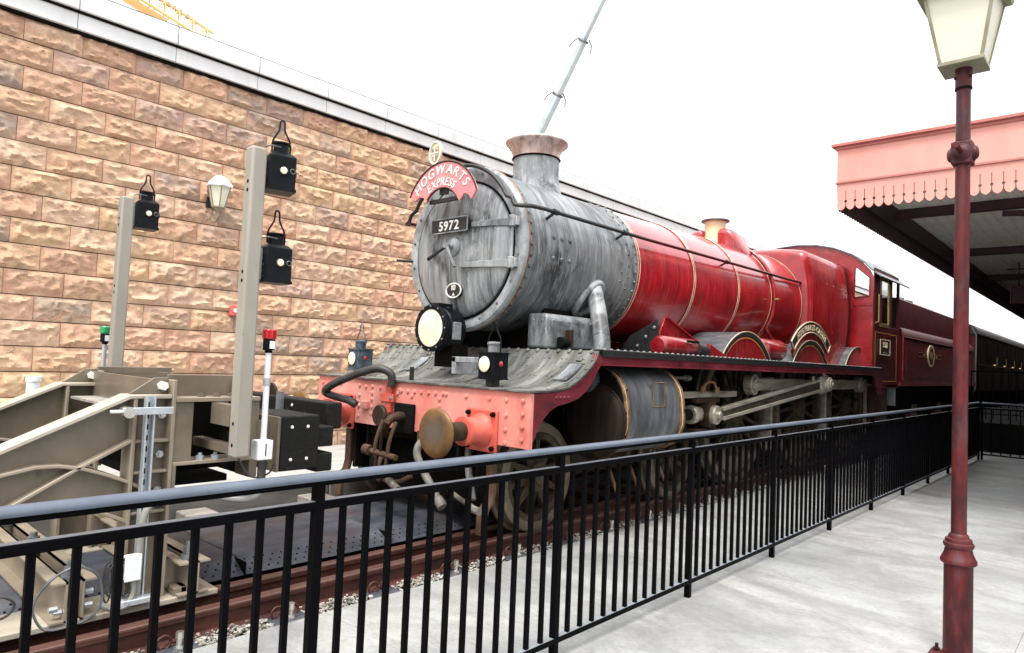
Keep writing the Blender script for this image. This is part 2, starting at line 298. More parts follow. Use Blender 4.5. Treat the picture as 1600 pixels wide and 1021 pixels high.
M['plate_black'] = wear('plate_black', [(0.3, (0.010, 0.010, 0.011)), (0.7, (0.04, 0.04, 0.043))], 9, rough=(0.35, 0.55), metal=0.2, bump=0.05)
M['redlamp'] = wear('red_plastic', [(0.3, (0.36, 0.008, 0.012)), (0.7, (0.45, 0.012, 0.016))], 4, rough=(0.15, 0.25), bump=0, coat=0.4)
M['green'] = wear('green_plastic', [(0.3, (0.01, 0.22, 0.07)), (0.7, (0.015, 0.3, 0.1))], 4, rough=(0.15, 0.25), bump=0, coat=0.4)
M['wirered'] = wear('alarm_red', [(0.3, (0.6, 0.10, 0.09)), (0.7, (0.7, 0.16, 0.14))], 4, rough=(0.4, 0.5), bump=0)
M['lampblue'] = wear('weathered_blue_black_lamp', [(0.3, (0.02, 0.03, 0.04)), (0.55, (0.07, 0.10, 0.13)), (0.75, (0.22, 0.27, 0.31))], 12, rough=(0.35, 0.55), metal=0.2, bump=0.1)
M['lanternblack'] = wear('glossy_black_lamp', [(0.3, (0.003, 0.0035, 0.005)), (0.7, (0.008, 0.009, 0.012))], 8, rough=(0.3, 0.5), bump=0.06, spec=0.12)
M['coal'] = wear('coal', [(0.3, (0.006, 0.006, 0.006)), (0.7, (0.03, 0.03, 0.03))], 9, rough=(0.3, 0.6), bump=0.5)
M['rubber'] = wear('ribbed_rubber', [(0.3, (0.012, 0.012, 0.012)), (0.7, (0.05, 0.048, 0.045))], 8, rough=(0.4, 0.6), bump=0.1)
M['cable'] = wear('grey_conduit', [(0.3, (0.17, 0.17, 0.155)), (0.7, (0.26, 0.26, 0.24))], 8, rough=(0.5, 0.6), bump=0)
M['pipegrey'] = wear('grimy_white_pipe', [(0.25, (0.045, 0.04, 0.033)), (0.5, (0.14, 0.13, 0.11)), (0.75, (0.28, 0.27, 0.24))], 7, rough=(0.5, 0.7), bump=0.15)
M['guardtan'] = wear('tan_guard_iron', [(0.3, (0.045, 0.023, 0.014)), (0.7, (0.13, 0.078, 0.05))], 5, (1, 1, 0.6), (0.5, 0.7), 0, 0.1, spec=0.2)
M['asphalt_back'] = wear('back_walk_concrete', [(0.3, (0.24, 0.24, 0.225)), (0.7, (0.46, 0.46, 0.435))], 2.5, (0.6, 4, 1), (0.7, 0.9), 0, 0.1, 40)
M['kerb'] = wear('kerb_grey', [(0.3, (0.12, 0.115, 0.105)), (0.7, (0.27, 0.26, 0.24))], 3, (0.5, 1, 2), (0.7, 0.9), 0, 0.2, 30)
M['housestone'] = wear('dark_house_stone', [(0.3, (0.07, 0.062, 0.052)), (0.7, (0.15, 0.135, 0.115))], 2, rough=(0.8, 0.95), bump=0.2)
M['slate'] = wear('house_slate', [(0.3, (0.04, 0.042, 0.045)), (0.7, (0.09, 0.092, 0.095))], 3, rough=(0.6, 0.8), bump=0.1)
def glassy(name, col, rough, trans, emit=0, ecol=(1, 1, 1)):
    m, t, p = new_mat(name)
    p.inputs['Base Color'].default_value = c4(col); p.inputs['Roughness'].default_value = rough
    p.inputs['Transmission Weight'].default_value = trans
    if emit:
        p.inputs['Emission Color'].default_value = c4(ecol); p.inputs['Emission Strength'].default_value = emit
    return m
M['frost'] = glassy('frosted_cream_glass', (0.80, 0.78, 0.64), 0.55, 0.15)
M['glass'] = glassy('clear_glass', (0.9, 0.95, 0.95), 0.02, 1.0)
M['darkglass'] = wear('dark_window_glass', [(0.3, (0.003, 0.003, 0.004)), (0.7, (0.006, 0.006, 0.007))], 2, rough=(0.45, 0.6), bump=0, spec=0.02)
def lens_mat(name, e):
    m, t, p = new_mat(name)
    f = noise_tex(t, 9, (1, 1, 0.5), 4, 0.6, 0.4)
    t.links.new(ramp(t, f, [(0.3, (0.62, 0.52, 0.34)), (0.7, (0.85, 0.80, 0.66))]), p.inputs['Base Color'])
    p.inputs['Roughness'].default_value = 0.12; p.inputs['Coat Weight'].default_value = 0.6
    p.inputs['Emission Color'].default_value = (1.0, 0.86, 0.6, 1); p.inputs['Emission Strength'].default_value = e
    return m
M['headlens'] = lens_mat('lit_headlamp_lens', 0.10)
M['lens'] = lens_mat('lit_lamp_lens', 0.15)

# ------------------------------------------------------------------ mesh helpers
ORG = {}
def P3(axis, a, b, c):
    """a along the axis, (b, c) in the other two in x,y,z order"""
    return {'x': (a, b, c), 'y': (b, a, c), 'z': (b, c, a)}[axis]
class MB:
    def __init__(s): s.v = []; s.f = []
    def add(s, vs, fs):
        o = len(s.v); s.v += [tuple(q) for q in vs]; s.f += [tuple(i+o for i in f) for f in fs]; return s
    def box(s, x0, x1, y0, y1, z0, z1):
        vs = [(x, y, z) for x in (x0, x1) for y in (y0, y1) for z in (z0, z1)]
        return s.add(vs, [(0, 1, 3, 2), (4, 6, 7, 5), (0, 4, 5, 1), (2, 3, 7, 6), (0, 2, 6, 4), (1, 5, 7, 3)])
    def prism(s, poly, axis, a0, a1):
        n = len(poly)
        vs = [P3(axis, a0, p[0], p[1]) for p in poly] + [P3(axis, a1, p[0], p[1]) for p in poly]
        return s.add(vs, [tuple(range(n)), tuple(range(2*n-1, n-1, -1))] + [(i, (i+1) % n, n+(i+1) % n, n+i) for i in range(n)])
    def cyl(s, p0, p1, r0, n=16, r1=None):
        if r1 is None: r1 = r0
        p0, p1 = Vector(p0), Vector(p1); d = (p1-p0).normalized()
        a = d.orthogonal().normalized(); b = d.cross(a)
        vs = [p0+(a*math.cos(2*PI*i/n)+b*math.sin(2*PI*i/n))*r0 for i in range(n)] + \
             [p1+(a*math.cos(2*PI*i/n)+b*math.sin(2*PI*i/n))*r1 for i in range(n)]
        return s.add(vs, [tuple(range(n)), tuple(range(2*n-1, n-1, -1))] + [(i, (i+1) % n, n+(i+1) % n, n+i) for i in range(n)])
    def lathe(s, prof, origin, axis='z', n=32, closed=False, ang=(0, 2*PI)):
        """prof: (radius, distance along axis) pairs"""
        o = Vector(origin); full = abs(ang[1]-ang[0]-2*PI) < 1e-6; m = n if full else n+1
        vs = []
        for (r, a) in prof:
            for i in range(m):
                t = ang[0]+(ang[1]-ang[0])*i/n
                vs.append(o+Vector(P3(axis, a, r*math.cos(t), r*math.sin(t))))
        fs = []; K = len(prof)
        for k in range(K if closed else K-1):
            k2 = (k+1) % K
            for i in range(n):
                j = (i+1) % m
                fs.append((k*m+i, k*m+j, k2*m+j, k2*m+i))
        s.add(vs, fs)
        return s
    def tube(s, pts, r, n=8, rad=None):
        pts = [Vector(p) for p in pts]; rings = []; prev = None
        for i, p in enumerate(pts):
            t = (pts[min(i+1, len(pts)-1)]-pts[max(i-1, 0)]).normalized()
            a = t.orthogonal().normalized() if prev is None else (prev-t*prev.dot(t)).normalized()
            prev = a; b = t.cross(a); rr = rad[i] if rad else r
            rings.append([p+(a*math.cos(2*PI*k/n)+b*math.sin(2*PI*k/n))*rr for k in range(n)])
        vs = [q for g in rings for q in g]; fs = []
        for i in range(len(rings)-1):
            for k in range(n): fs.append((i*n+k, i*n+(k+1) % n, (i+1)*n+(k+1) % n, (i+1)*n+k))
        L = (len(rings)-1)*n
        fs += [tuple(range(n-1, -1, -1)), tuple(range(L, L+n))]
        return s.add(vs, fs)
    def bar(s, p0, p1, w, h, up=(0, 0, 1)):
        p0, p1 = Vector(p0), Vector(p1); d = (p1-p0).normalized(); u = Vector(up)
        sd = d.cross(u).normalized(); u = sd.cross(d)
        vs = [p+sd*(i*w/2)+u*(j*h/2) for p in (p0, p1) for i in (-1, 1) for j in (-1, 1)]
        return s.add(vs, [(0, 1, 3, 2), (4, 6, 7, 5), (0, 4, 5, 1), (2, 3, 7, 6), (0, 2, 6, 4), (1, 5, 7, 3)])
    def dome(s, c, nrm, r, h=None, n=6):
        c = Vector(c); d = Vector(nrm).normalized(); h = h or r*0.7
        a = d.orthogonal().normalized(); b = d.cross(a); vs = []
        for (q, e) in ((1.0, 0.0), (0.78, 0.62)):
            vs += [c+(a*math.cos(2*PI*i/n)+b*math.sin(2*PI*i/n))*r*q+d*h*e for i in range(n)]
        vs.append(c+d*h)
        fs = [(i, (i+1) % n, n+(i+1) % n, n+i) for i in range(n)] + [(n+i, n+(i+1) % n, 2*n) for i in range(n)]
        return s.add(vs, fs)
    def loft(s, secs, caps=True):
        n = len(secs[0]); vs = [q for c in secs for q in c]; fs = []
        for k in range(len(secs)-1):
            for i in range(n): fs.append((k*n+i, k*n+(i+1) % n, (k+1)*n+(i+1) % n, (k+1)*n+i))
        if caps: fs += [tuple(range(n-1, -1, -1)), tuple(range((len(secs)-1)*n, len(secs)*n))]
        return s.add(vs, fs)
    def sheet(s, prof, axis, a0, a1, th, nrm_up=1):
        """an open profile (pairs) thickened by th and extruded along the axis"""
        up = []
        for i, p in enumerate(prof):
            q0 = prof[max(i-1, 0)]; q1 = prof[min(i+1, len(prof)-1)]
            d = Vector((q1[0]-q0[0], q1[1]-q0[1])).normalized()
            up.append((p[0]+d.y*th*nrm_up, p[1]-d.x*th*nrm_up))
        return s.prism(list(prof)+up[::-1], axis, a0, a1)
    def xform(s, mat):
        s.v = [tuple(mat @ Vector(q)) for q in s.v]; return s
    def merge(s, o): return s.add(o.v, o.f)
    def build(s, name, mat, parent=None, local=False, smooth=True, bevel=0, kind=None, seg=2, angle=38):
        o0 = Vector((0, 0, 0)) if (local or parent is None) else ORG.get(parent.name, Vector((0, 0, 0)))
        me = bpy.data.meshes.new(name)
        me.from_pydata([tuple(Vector(q)-o0) for q in s.v] if o0.length else s.v, [], s.f)
        bm = bmesh.new(); bm.from_mesh(me); bmesh.ops.recalc_face_normals(bm, faces=bm.faces); bm.to_mesh(me); bm.free()
        me.materials.append(mat)
        if smooth:
            me.shade_smooth(); me.set_sharp_from_angle(angle=R(angle))
        o = bpy.data.objects.new(name, me); COL.objects.link(o)
        if parent is not None: o.parent = parent; ORG[o.name] = ORG.get(parent.name, Vector((0, 0, 0))).copy()
        if bevel:
            b = o.modifiers.new('bevel', 'BEVEL'); b.width = bevel; b.segments = seg; b.limit_method = 'ANGLE'; b.angle_limit = R(40)
        if kind: o['kind'] = kind
        return o
def tag(o, label, cat, group=None):
    o['label'] = label; o['category'] = cat
    if group: o['group'] = group
    return o
def thing(name, label, cat, loc=(0, 0, 0), group=None, rz=0):
    o = bpy.data.objects.new(name, None); COL.objects.link(o)
    o.empty_display_size = 0.1; o.location = loc; o.rotation_euler = (0, 0, rz)
    ORG[o.name] = Vector(loc)
    return tag(o, label, cat, group)
def inst(src, parent, loc=None, rot=None, scale=None):
    """a copy of one part (and of its sub-parts) that shares the mesh data"""
    c = src.copy(); COL.objects.link(c); c.parent = parent
    if loc is not None: c.location = loc
    if rot is not None: c.rotation_euler = rot
    if scale is not None: c.scale = scale
    for ch in list(src.children): inst(ch, c)
    return c
def dup(src, loc, label, rz=None):
    c = src.copy(); COL.objects.link(c); c.location = loc; c['label'] = label
    if rz is not None: c.rotation_euler = (0, 0, rz)
    for ch in list(src.children): inst(ch, c)
    return c
def arc(cx, cy, r, a0, a1, n):
    return [(cx+r*math.cos(R(a0+(a1-a0)*i/n)), cy+r*math.sin(R(a0+(a1-a0)*i/n))) for i in range(n+1)]
GL = {}
def glyph(ch, ext=0.02, off=0.0):
    k = (ch, ext, off)
    if k not in GL:
        cu = bpy.data.curves.new('glyph', 'FONT'); cu.body = ch; cu.size = 1.0; cu.extrude = ext; cu.offset = off; cu.resolution_u = 3
        ob = bpy.data.objects.new('glyph', cu)
        me = bpy.data.meshes.new_from_object(ob)
        vs = [tuple(v.co) for v in me.vertices]; fs = [tuple(p.vertices) for p in me.polygons]
        bpy.data.objects.remove(ob); bpy.data.meshes.remove(me); bpy.data.curves.remove(cu)
        xs = [v[0] for v in vs] or [0, 0.3]
        GL[k] = (vs, fs, min(xs), max(xs))
    return GL[k]
def text(mb, word, size, place, ext=0.05, off=0.012, gap=0.10, shear=0.0, sx=1.0):
    """place(s) -> (origin, right, up, normal) at the distance s along the line, counted from the middle"""
    ws = []
    for ch in word:
        if ch == ' ': ws.append((None, 0.32)); continue
        g = glyph(ch, ext, off); ws.append((g, (g[3]-g[2])*sx))
    total = sum(w for _, w in ws)+gap*(len(ws)-1); s = -total/2
    for g, w in ws:
        if g:
            o, rt, u, n = place((s+w/2)*size)
            vs = [o+rt*(((v[0]-(g[2]+g[3])/2)*sx+shear*v[1])*size)+u*(v[1]*size)+n*(v[2]*size) for v in g[0]]
            mb.add(vs, g[1])
        s += w+gap
    return mb
def flat_text(mb, word, size, origin, rt, upv, nrm, **kw):
    o, rt, u, n = Vector(origin), Vector(rt), Vector(upv), Vector(nrm)
    return text(mb, word, size, lambda s: (o+rt*s, rt, u, n), **kw)

# ================================================================== the setting
def structure(o): o['kind'] = 'structure'; return o
plat = structure(MB().box(-12, 262, -30, 3.56, -0.5, -0.006).build('platform', M['concrete']))
rs = random.Random(21)
for ix in range(-2, 12):
    for iy in range(4):
        xa, ya = -1.55+3.9*ix, 3.56-3.05*iy
        MB().box(xa+.001, xa+3.899, ya-3.049, ya-.0, -.1, rs.uniform(-.001, .001)).build('slab', M['concrete'], plat, bevel=.002)
MB().box(-12, 262, -30, 3.56-12.2, -.1, 0.0).box(45.25, 262, 3.56-12.19, 3.56, -.1, 0.0).box(-12, -9.36, 3.56-12.19, 3.56, -.1, 0).build('outer_slab', M['concrete'], plat, kind='stuff')
structure(MB().box(-12, 70, 3.56, 6.12, -0.6, -0.06).build('track_bed', M['ballast']))
structure(MB().box(-12, 70, 6.12, 60, -0.5, 0.0).build('far_walkway', M['asphalt_back']))
structure(MB().box(-300, 400, -300, 400, -0.8, -0.61).build('ground', M['gravel']))
kb = MB(); x = -6.0
kerb = thing('kerb', 'grey concrete kerb edging the track on the wall side', 'kerb', (0, 6.2, 0))
while x < 40:
    MB().box(x, x+1.99, 6.10, 6.34, -0.1, 0.24).build('kerb_stone', M['kerb'], kerb, bevel=0.015); x += 2.0
# gravel strip: loose pebbles beside the near rail
rg = random.Random(3)
pb = MB()
ico = [(0, 0, 1), (0.894, 0, 0.447), (0.276, 0.851, 0.447), (-0.724, 0.526, 0.447), (-0.724, -0.526, 0.447), (0.276, -0.851, 0.447),
       (0.724, 0.526, -0.447), (-0.276, 0.851, -0.447), (-0.894, 0, -0.447), (-0.276, -0.851, -0.447), (0.724, -0.526, -0.447), (0, 0, -1)]
icf = [(0, 1, 2), (0, 2, 3), (0, 3, 4), (0, 4, 5), (0, 5, 1), (1, 6, 2), (2, 7, 3), (3, 8, 4), (4, 9, 5), (5, 10, 1),
       (6, 7, 2), (7, 8, 3), (8, 9, 4), (9, 10, 5), (10, 6, 1), (11, 7, 6), (11, 8, 7), (11, 9, 8), (11, 10, 9), (11, 6, 10)]
def pebble(x, y, z, r):
    m = Matrix.Rotation(rg.uniform(0, 6.28), 3, 'Z') @ Matrix.Rotation(rg.uniform(-0.5, 0.5), 3, 'X')
    sx, sy, sz = r*rg.uniform(0.8, 1.5), r*rg.uniform(0.7, 1.1), r*rg.uniform(0.5, 0.8)
    vs = [Vector((x, y, z))+m @ Vector((q[0]*sx*rg.uniform(.85, 1.15), q[1]*sy, q[2]*sz)) for q in ico]
    pb.add(vs, icf)
for i in range(7500):
    xx = 0.6+12.0*rg.random()**1.5
    if abs(((xx-2.16+.3275) % .655)-.3275) < .105+.03*rg.random(): continue
    pebble(xx, rg.uniform(3.572, 3.735), rg.uniform(-0.04, 0.002), rg.uniform(0.006, 0.014))
for i in range(1800):
    pebble(rg.uniform(1.5, 8), rg.uniform(5.75, 6.10), rg.uniform(-0.05, -0.02), rg.uniform(0.010, 0.020))
o = pb.build('gravel', M['pebble'], smooth=False); o['kind'] = 'stuff'; tag(o, 'pale loose gravel strip between the rusty rail and the platform edge', 'gravel')

# ------------------------------------------------------------------ railway track
track = thing('railway_track', 'rusty railway track under the red steam locomotive', 'railway track', (0, 4.72, 0))
def rail_profile(yc):
    return [(yc-.07, -.04), (yc+.07, -.04), (yc+.07, -.028), (yc+.012, -.008), (yc+.010, .066), (yc+.034, .076), (yc+.036, .103),
            (yc+.028, .11), (yc-.028, .11), (yc-.036, .103), (yc-.034, .076), (yc-.010, .066), (yc-.012, -.008), (yc-.07, -.028)]
for yc in (3.79, 4.07, 5.65):
    MB().prism(rail_profile(yc), 'x', -4, 46).build('rail', M['rust'], track, bevel=0)
for yc in (3.79, 4.07, 5.65):      # worn lighter running edge
    MB().box(-4, 46, yc-.0365, yc+.0365, .090, .1112).build('rail_head', M['railhead'], track, bevel=0.006)
xs = [2.16-0.655*3+0.655*k for k in range(40)]
for i, xx in enumerate(xs):
    MB().box(xx-.11, xx+.11, 3.64, 6.05, -.16, -.045).build('sleeper', M['soot'], track, bevel=0.008)
cp = None
for i, xx in enumerate(xs[:26]):
    if cp is None:
        c = MB().box(-.115, .115, -.075, .06, -.02, -.006)
        cp = c.build('clip_plate', M['panel'], track, local=True, bevel=0.003)
        b = MB().cyl((0, -.03, -.006), (0, -.03, .016), .026, 6).cyl((0, -.03, .01), (0, -.03, .085), .014, 8).cyl((0, -.03, .055), (0, -.03, .09), .019, 6)
        b.build('clip_bolt', M['bright'], cp, local=True)
        r1 = MB().tube([(-.05+.035*math.cos(t), .035, .025+.035*math.sin(t)) for t in [k*2*PI/12 for k in range(13)]], .007, 6)
        r1.tube([(.055+.035*math.cos(t), .045, .02+.032*math.sin(t)) for t in [k*2*PI/12 for k in range(13)]], .007, 6)
        r1.tube([(-.05, .035, -.005), (0, .06, .012), (.055, .045, -.005)], .009, 6)
        r1.build('spring_clip', M['rust'], cp, local=True)
        cp.location = Vector((xx, 3.635, 0))-track.location
    else:
        inst(cp, track, Vector((xx+0.01*((i*37) % 5-2), 3.635, 0))-track.location)
# deck panels between the rails
pn = [(4.36, .045), (4.53, .135), (5.46, .135), (5.50, .05)]
x0 = -1.0; dots = [i for i in range(6)]
labels = ['grey perforated deck panel between the rails, at the left edge of the photo', 'grey deck panel between the rails right below the taupe buffer stop',
          'grey deck panel lying between the rails just right of the buffer stop shoes', 'grey deck panel between the rails in front of the screw coupling',
          'grey deck panel between the rails under the pink buffer beam']
x0 = -1.35
for k in range(5):
    p = thing('deck_panel', labels[k], 'deck panel', (x0+.6, 4.9, .045), 'grey deck panels between the rails')
    MB().prism(pn, 'x', x0+.004, x0+1.196).build('panel_sheet', M['panel'], p, bevel=0.006)
    h = MB()
    sl = Vector((0, .17, .09)); nn = Vector((0, -.09, .17)).normalized()
    for i in range(17):
        for j in range(3):
            c0 = Vector((x0+.05+.068*i+(.034 if j % 2 else 0), 4.36, .045))+sl*(.25+.25*j)+nn*.0015
            h.cyl(c0-nn*.004, c0+nn*.001, .0075, 6)
    h.build('perforation', M['soot'], p, kind='stuff')
    h = MB().box(x0+1.196, x0+1.204, 4.365, 5.46, .02, .128)
    h.build('joint_strip', M['soot'], p)
    x0 += 1.2

# ------------------------------------------------------------------ stone wall with its white coping
wall = thing('stone_wall', 'long wall of rock-faced tan and pink stone blocks under white coping', 'wall', (4, 9.8, 0))
MB().box(-6, 60, 9.818, 10.3, -.2, 5.45).build('wall_core', M['mortar'], wall)
CH, CL = 0.3042, 0.6185
rw = random.Random(11)
def block_mesh(w, h, seed, nx=15, nz=8):
    """rock-faced block: narrow flat margin, then a rough pillow that juts out; faces -y"""
    vs = []; fs = []
    off = Vector((seed*7.3, seed*3.1, seed*1.7))
    bx = 0.05*math.sin(seed*2.1); bz = 0.08*math.cos(seed*1.3)
    for j in range(nz+1):
        for i in range(nx+1):
            u = i/nx; v = j/nz
            x = (u-.5)*w; z = (v-.5)*h
            e = min(min(u, 1-u)*w/.075, min(v, 1-v)*h/.06, 1.0)
            e = e*e*(3-2*e)
            f = noise.fractal(Vector((x*6, z*8, 0))+off, 0.8, 2.1, 5)
            rdg = 1-abs(noise.noise(Vector((x*5+z*3, z*9-x*2, 3))+off))*2
            tilt = bx*(u-.5)*2+bz*(v-.5)*1.2
            d = e*(0.022+0.036*f+0.032*rdg*rdg*rdg+tilt*0.4)+0.005*noise.noise(Vector((x*40, z*40, 1))+off)
            vs.append((x, -max(d, 0.0), z))
    q = nx+1
    for j in range(nz):
        for i in range(nx): fs.append((j*q+i, j*q+i+1, (j+1)*q+i+1, (j+1)*q+i))
    n0 = len(vs)
    ring = [i for i in range(q)]+[j*q+nx for j in range(1, nz+1)]+[nz*q+i for i in range(nx-1, -1, -1)]+[j*q for j in range(nz-1, 0, -1)]
    for r in ring: vs.append((vs[r][0], 0.1, vs[r][2]))
    m = len(ring)
    for k in range(m): fs.append((ring[k], n0+k, n0+(k+1) % m, ring[(k+1) % m]))
    return vs, fs
BV = [block_mesh(CL-.005, CH-.012, s) for s in range(26)]
HI = [block_mesh(CL-.005, CH-.012, s, 26, 13) for s in range(26)]
BM = []
for k, (vs, fs) in enumerate(HI):
    me = bpy.data.meshes.new('stone_block'); me.from_pydata(vs, [], fs); me.materials.append(M['stone'])
    me.shade_smooth(); me.set_sharp_from_angle(angle=R(42)); BM.append(me)
rest = MB(); nblk = 0
blocks = []
for r in range(18):
    zc = 5.41+CH*(-.5)-r*CH+.003
    xoff = 2.1717+(0 if r % 2 == 0 else CL*.5)+rw.uniform(-.03, .03)
    for k in range(-14, 70):
        xa = xoff+CL*k
        blocks.append((r, xa, zc))
def visible_order(b): return (b[1]**2+96)
cand = [b for b in blocks if 1.4 < b[1] < 11.0]
cand.sort(key=lambda b: -(1 if (1.6 < b[1] < 9.6 and b[2]+b[1]*0.30 < 9.9) else 0)*1000+b[1])
solo = set(id(b) for b in cand[:298])
for b in blocks:
    r, xa, zc = b
    s = rw.randrange(len(BV)); flip = rw.random() < .5
    if id(b) in solo:
        o = bpy.data.objects.new('stone_block', BM[s]); COL.objects.link(o); o.parent = wall
        o.location = (xa-4, 0, zc); o.rotation_euler = (0, PI if flip else 0, 0)
        o.location.y += rw.uniform(-.006, .006)
    elif -4 < xa < 40:
        vs, fs = BV[s]; sg = -1 if flip else 1
        rest.add([(xa+v[0]*sg, 9.8+v[1], zc+v[2]*sg) for v in vs], fs)
o = rest.build('stone_block', M['stone'], wall, kind='stuff', angle=45)
for k in range(-8, 40):
    xa = 3.555+1.178*k
    MB().box(xa+.003, xa+1.175, 9.69, 10.3, 5.41, 5.612).build('coping_slab', M['coping'], wall, bevel=0.006)
    MB().box(xa+.003, xa+1.175, 9.64, 10.3, 5.638, 5.885).build('coping_slab', M['coping'], wall, bevel=0.012)
MB().box(-6, 50, 9.668, 10.29, 5.6125, 5.6375).build('coping_shade', M['soot'], wall)  # black strips put in for the shade under each coping tier
MB().box(-6, 50, 9.735, 9.83, 5.375, 5.409).build('coping_shade', M['soot'], wall)
MB().box(-6, 50, 9.646, 10.2, 5.884, 5.898).build('coping_flashing', M['cylgrey'], wall)

# ------------------------------------------------------------------ railings
def railing(name, label, pA, pB, npost, per, group=None, h=1.10, post_end=True, top=True):
    """posts, two upper rails, a bottom rail and pickets between pA and pB"""
    A, B = Vector(pA), Vector(pB); d = B-A; L = d.length; u = d.normalized()
    t = thing(name, label, 'railing', A, group)
    ang = math.atan2(u.y, u.x)
    def at(s): return A+u*s
    def seg(nm, z0, z1, w, bev, mt='fence'):
        m = MB().box(0, L, -w/2, w/2, z0, z1); m.xform(Matrix.Translation(A) @ Matrix.Rotation(ang, 4, 'Z'))
        q = m.build(nm, M[mt], t, bevel=bev)
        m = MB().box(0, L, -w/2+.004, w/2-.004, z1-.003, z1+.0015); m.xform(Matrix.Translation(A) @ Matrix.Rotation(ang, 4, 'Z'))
        m.build('lit_top', M['railedge'], q)  # thin strip drawn as the highlight on the rail's top face
    seg('top_rail', h-.046, h-.024, .040, .003)
    cpf = [(-.032, h-.026), (-.033, h-.018), (-.028, h-.010), (-.020, h-.003), (-.010, h), (.010, h), (.020, h-.003), (.028, h-.010), (.033, h-.018), (.032, h-.026)]
    m = MB().prism(cpf, 'x', 0, L); m.xform(Matrix.Translation(A) @ Matrix.Rotation(ang, 4, 'Z'))
    m.build('rail_cap', M['railtop'], t, angle=60)
    seg('mid_rail', .965, .998, .036, .003)
    seg('bottom_rail', .090, .118, .036, .003)
    sp = L/npost
    pm = MB().box(-.019, .019, -.019, .019, 0, h-.042).build('post', M['fence'], t, local=True, bevel=.003)
    pm.rotation_euler = (0, 0, ang)
    for k in range(1, npost+(1 if post_end else 0)):
        inst(pm, t, u*(sp*k), (0, 0, ang))
    pk = None
    for k in range(npost):
        for j in range(1, per):
            loc = u*(sp*k+sp*j/per)
            if pk is None:
                pk = MB().box(-.0105, .0105, -.0105, .0105, .117, .966).build('picket', M['fence'], t, local=True)
                pk.location = loc; pk.rotation_euler = (0, 0, ang)
            else: inst(pk, t, loc, (0, 0, ang))
    return t
railing('platform_railing', 'long black picket railing running along the platform beside the track', (-0.025, 2.229, 0), (15.815, 2.229, 0), 11, 13)
railing('platform_railing', 'short black railing crossing the platform at the far corner behind the lamp post', (15.85, 2.18, 0), (15.85, -3.6, 0), 3, 13)
structure(MB().box(17.6, 44, -4, 3.5, 0.004, 0.62).build('raised_walkway', M['soot']))
rr_ = thing('ramp_railing', 'black railing on the raised walkway beside the dark coach', 'railing', (19.5, 2.9, .62))
for (z0, z1, w) in ((1.70, 1.74, .05), (.72, .75, .04)):
    MB().box(19.48, 19.52, -3.0, 2.9, z0, z1).build('rail', M['fence'], rr_)
for k in range(40):
    yy = 2.9-.145*k
    MB().box(19.49, 19.51, yy-.01, yy+.01, .62, 1.72).build('picket', M['fence'], rr_)

# ================================================================== the locomotive
YC, ZC, RAIL = 4.72, 2.578, 0.11
YN, YF = 3.294, 6.146
loco = thing('steam_locomotive', 'weathered red steam locomotive with grey smokebox and pink buffer beam', 'locomotive', (3.84, YC, RAIL))
def both(fn):
    for s in (-1, 1): fn(s)
def yy(s, d): return YC+s*d         # s=-1: the side towards the camera
# buffer beam
bb = MB().box(3.84, 3.875, YN, YF, .885, 1.302).build('buffer_beam', M['beam_red'], loco, bevel=.004)
MB().box(3.875, 3.93, YN+.02, YF-.02, 1.26, 1.300).build('beam_angle', M['valance_red'], bb)
MB().box(3.834, 3.842, YN, YN+.05, .885, 1.302).build('edge_strip', M['beam_red'], bb, bevel=.002)
rv = MB()
def rv_front(y, z, r=.021, x=3.84): rv.dome((x, y, z), (-1, 0, 0), r, r*.85, 8)
for z in (1.24, 1.14, 1.045, .95): rv_front(YN+.075, z, x=3.835)
for z in (1.235, 1.12, 1.01, .91): rv_front(YN+.245, z)
for y in (3.72, 3.98, 4.22): rv_front(y, 1.235)
for i in range(7): rv_front(4.26+.092*i, 1.237-.002*i)
for z in (1.19, 1.13, 1.07): rv_front(4.30, z)
for z in (1.19, 1.10, 1.01, .96): rv_front(4.66, z)
for z in (1.24, 1.18, 1.12, 1.05, .99): rv_front(5.24, z)
for z in (1.24, 1.15, 1.05, .95): rv_front(5.44, z)
for y in (4.83, 5.12, 5.34, 5.75, 6.07): rv_front(y, 1.235)
for y, z in ((6.08, 1.14), (6.08, .98), (5.14, .95), (5.08, 1.12), (4.50, .93), (4.62, .93), (4.27, .93), (4.02, .92), (4.86, 1.20)): rv_front(y, z)
rv.build('rivets', M['beam_red'], bb, kind='stuff')
# buffers
def buffer(s):
    y = yy(s, .94); z = .985
    b = MB().prism([(y-.17, z-.165), (y+.17, z-.165), (y+.17, z+.165), (y-.17, z+.165)], 'x', 3.815, 3.84).build('buffer', M['buffer_red'], loco, bevel=.012)
    m = MB().lathe([(.0, 3.815), (.135, 3.815), (.125, 3.79), (.105, 3.765), (.10, 3.66), (.112, 3.645), (.112, 3.615), (.095, 3.61), (.07, 3.61), (0, 3.61)], (0, y, z), 'x', 28)
    m.build('buffer_housing', M['buffer_red'], b)
    m = MB().cyl((3.62, y, z), (3.37, y, z), .072, 24); m.build('buffer_shank', M['cylbrown'], b)
    m = MB().lathe([(0, 3.322), (.06, 3.323), (.12, 3.327), (.165, 3.335), (.182, 3.345), (.186, 3.355), (.182, 3.365), (.11, 3.385), (.07, 3.40), (0, 3.40)], (0, 0, 0), 'x', 40)
    h = m.build('buffer_head', M['bufferface'], b, local=True); h.location = Vector((0, y, z))-ORG[b.name]
    h.location.x = -3.84
    bm_ = MB()
    for a in (-1, 1):
        for c in (-1, 1):
            p = Vector((3.815, y+a*.135, z+c*.13))
            bm_.cyl(p, p-Vector((.02, 0, 0)), .021, 6).cyl(p-Vector((.02, 0, 0)), p-Vector((.035, 0, 0)), .012, 8)
    bm_.build('bolts', M['soot'], b)
both(buffer)
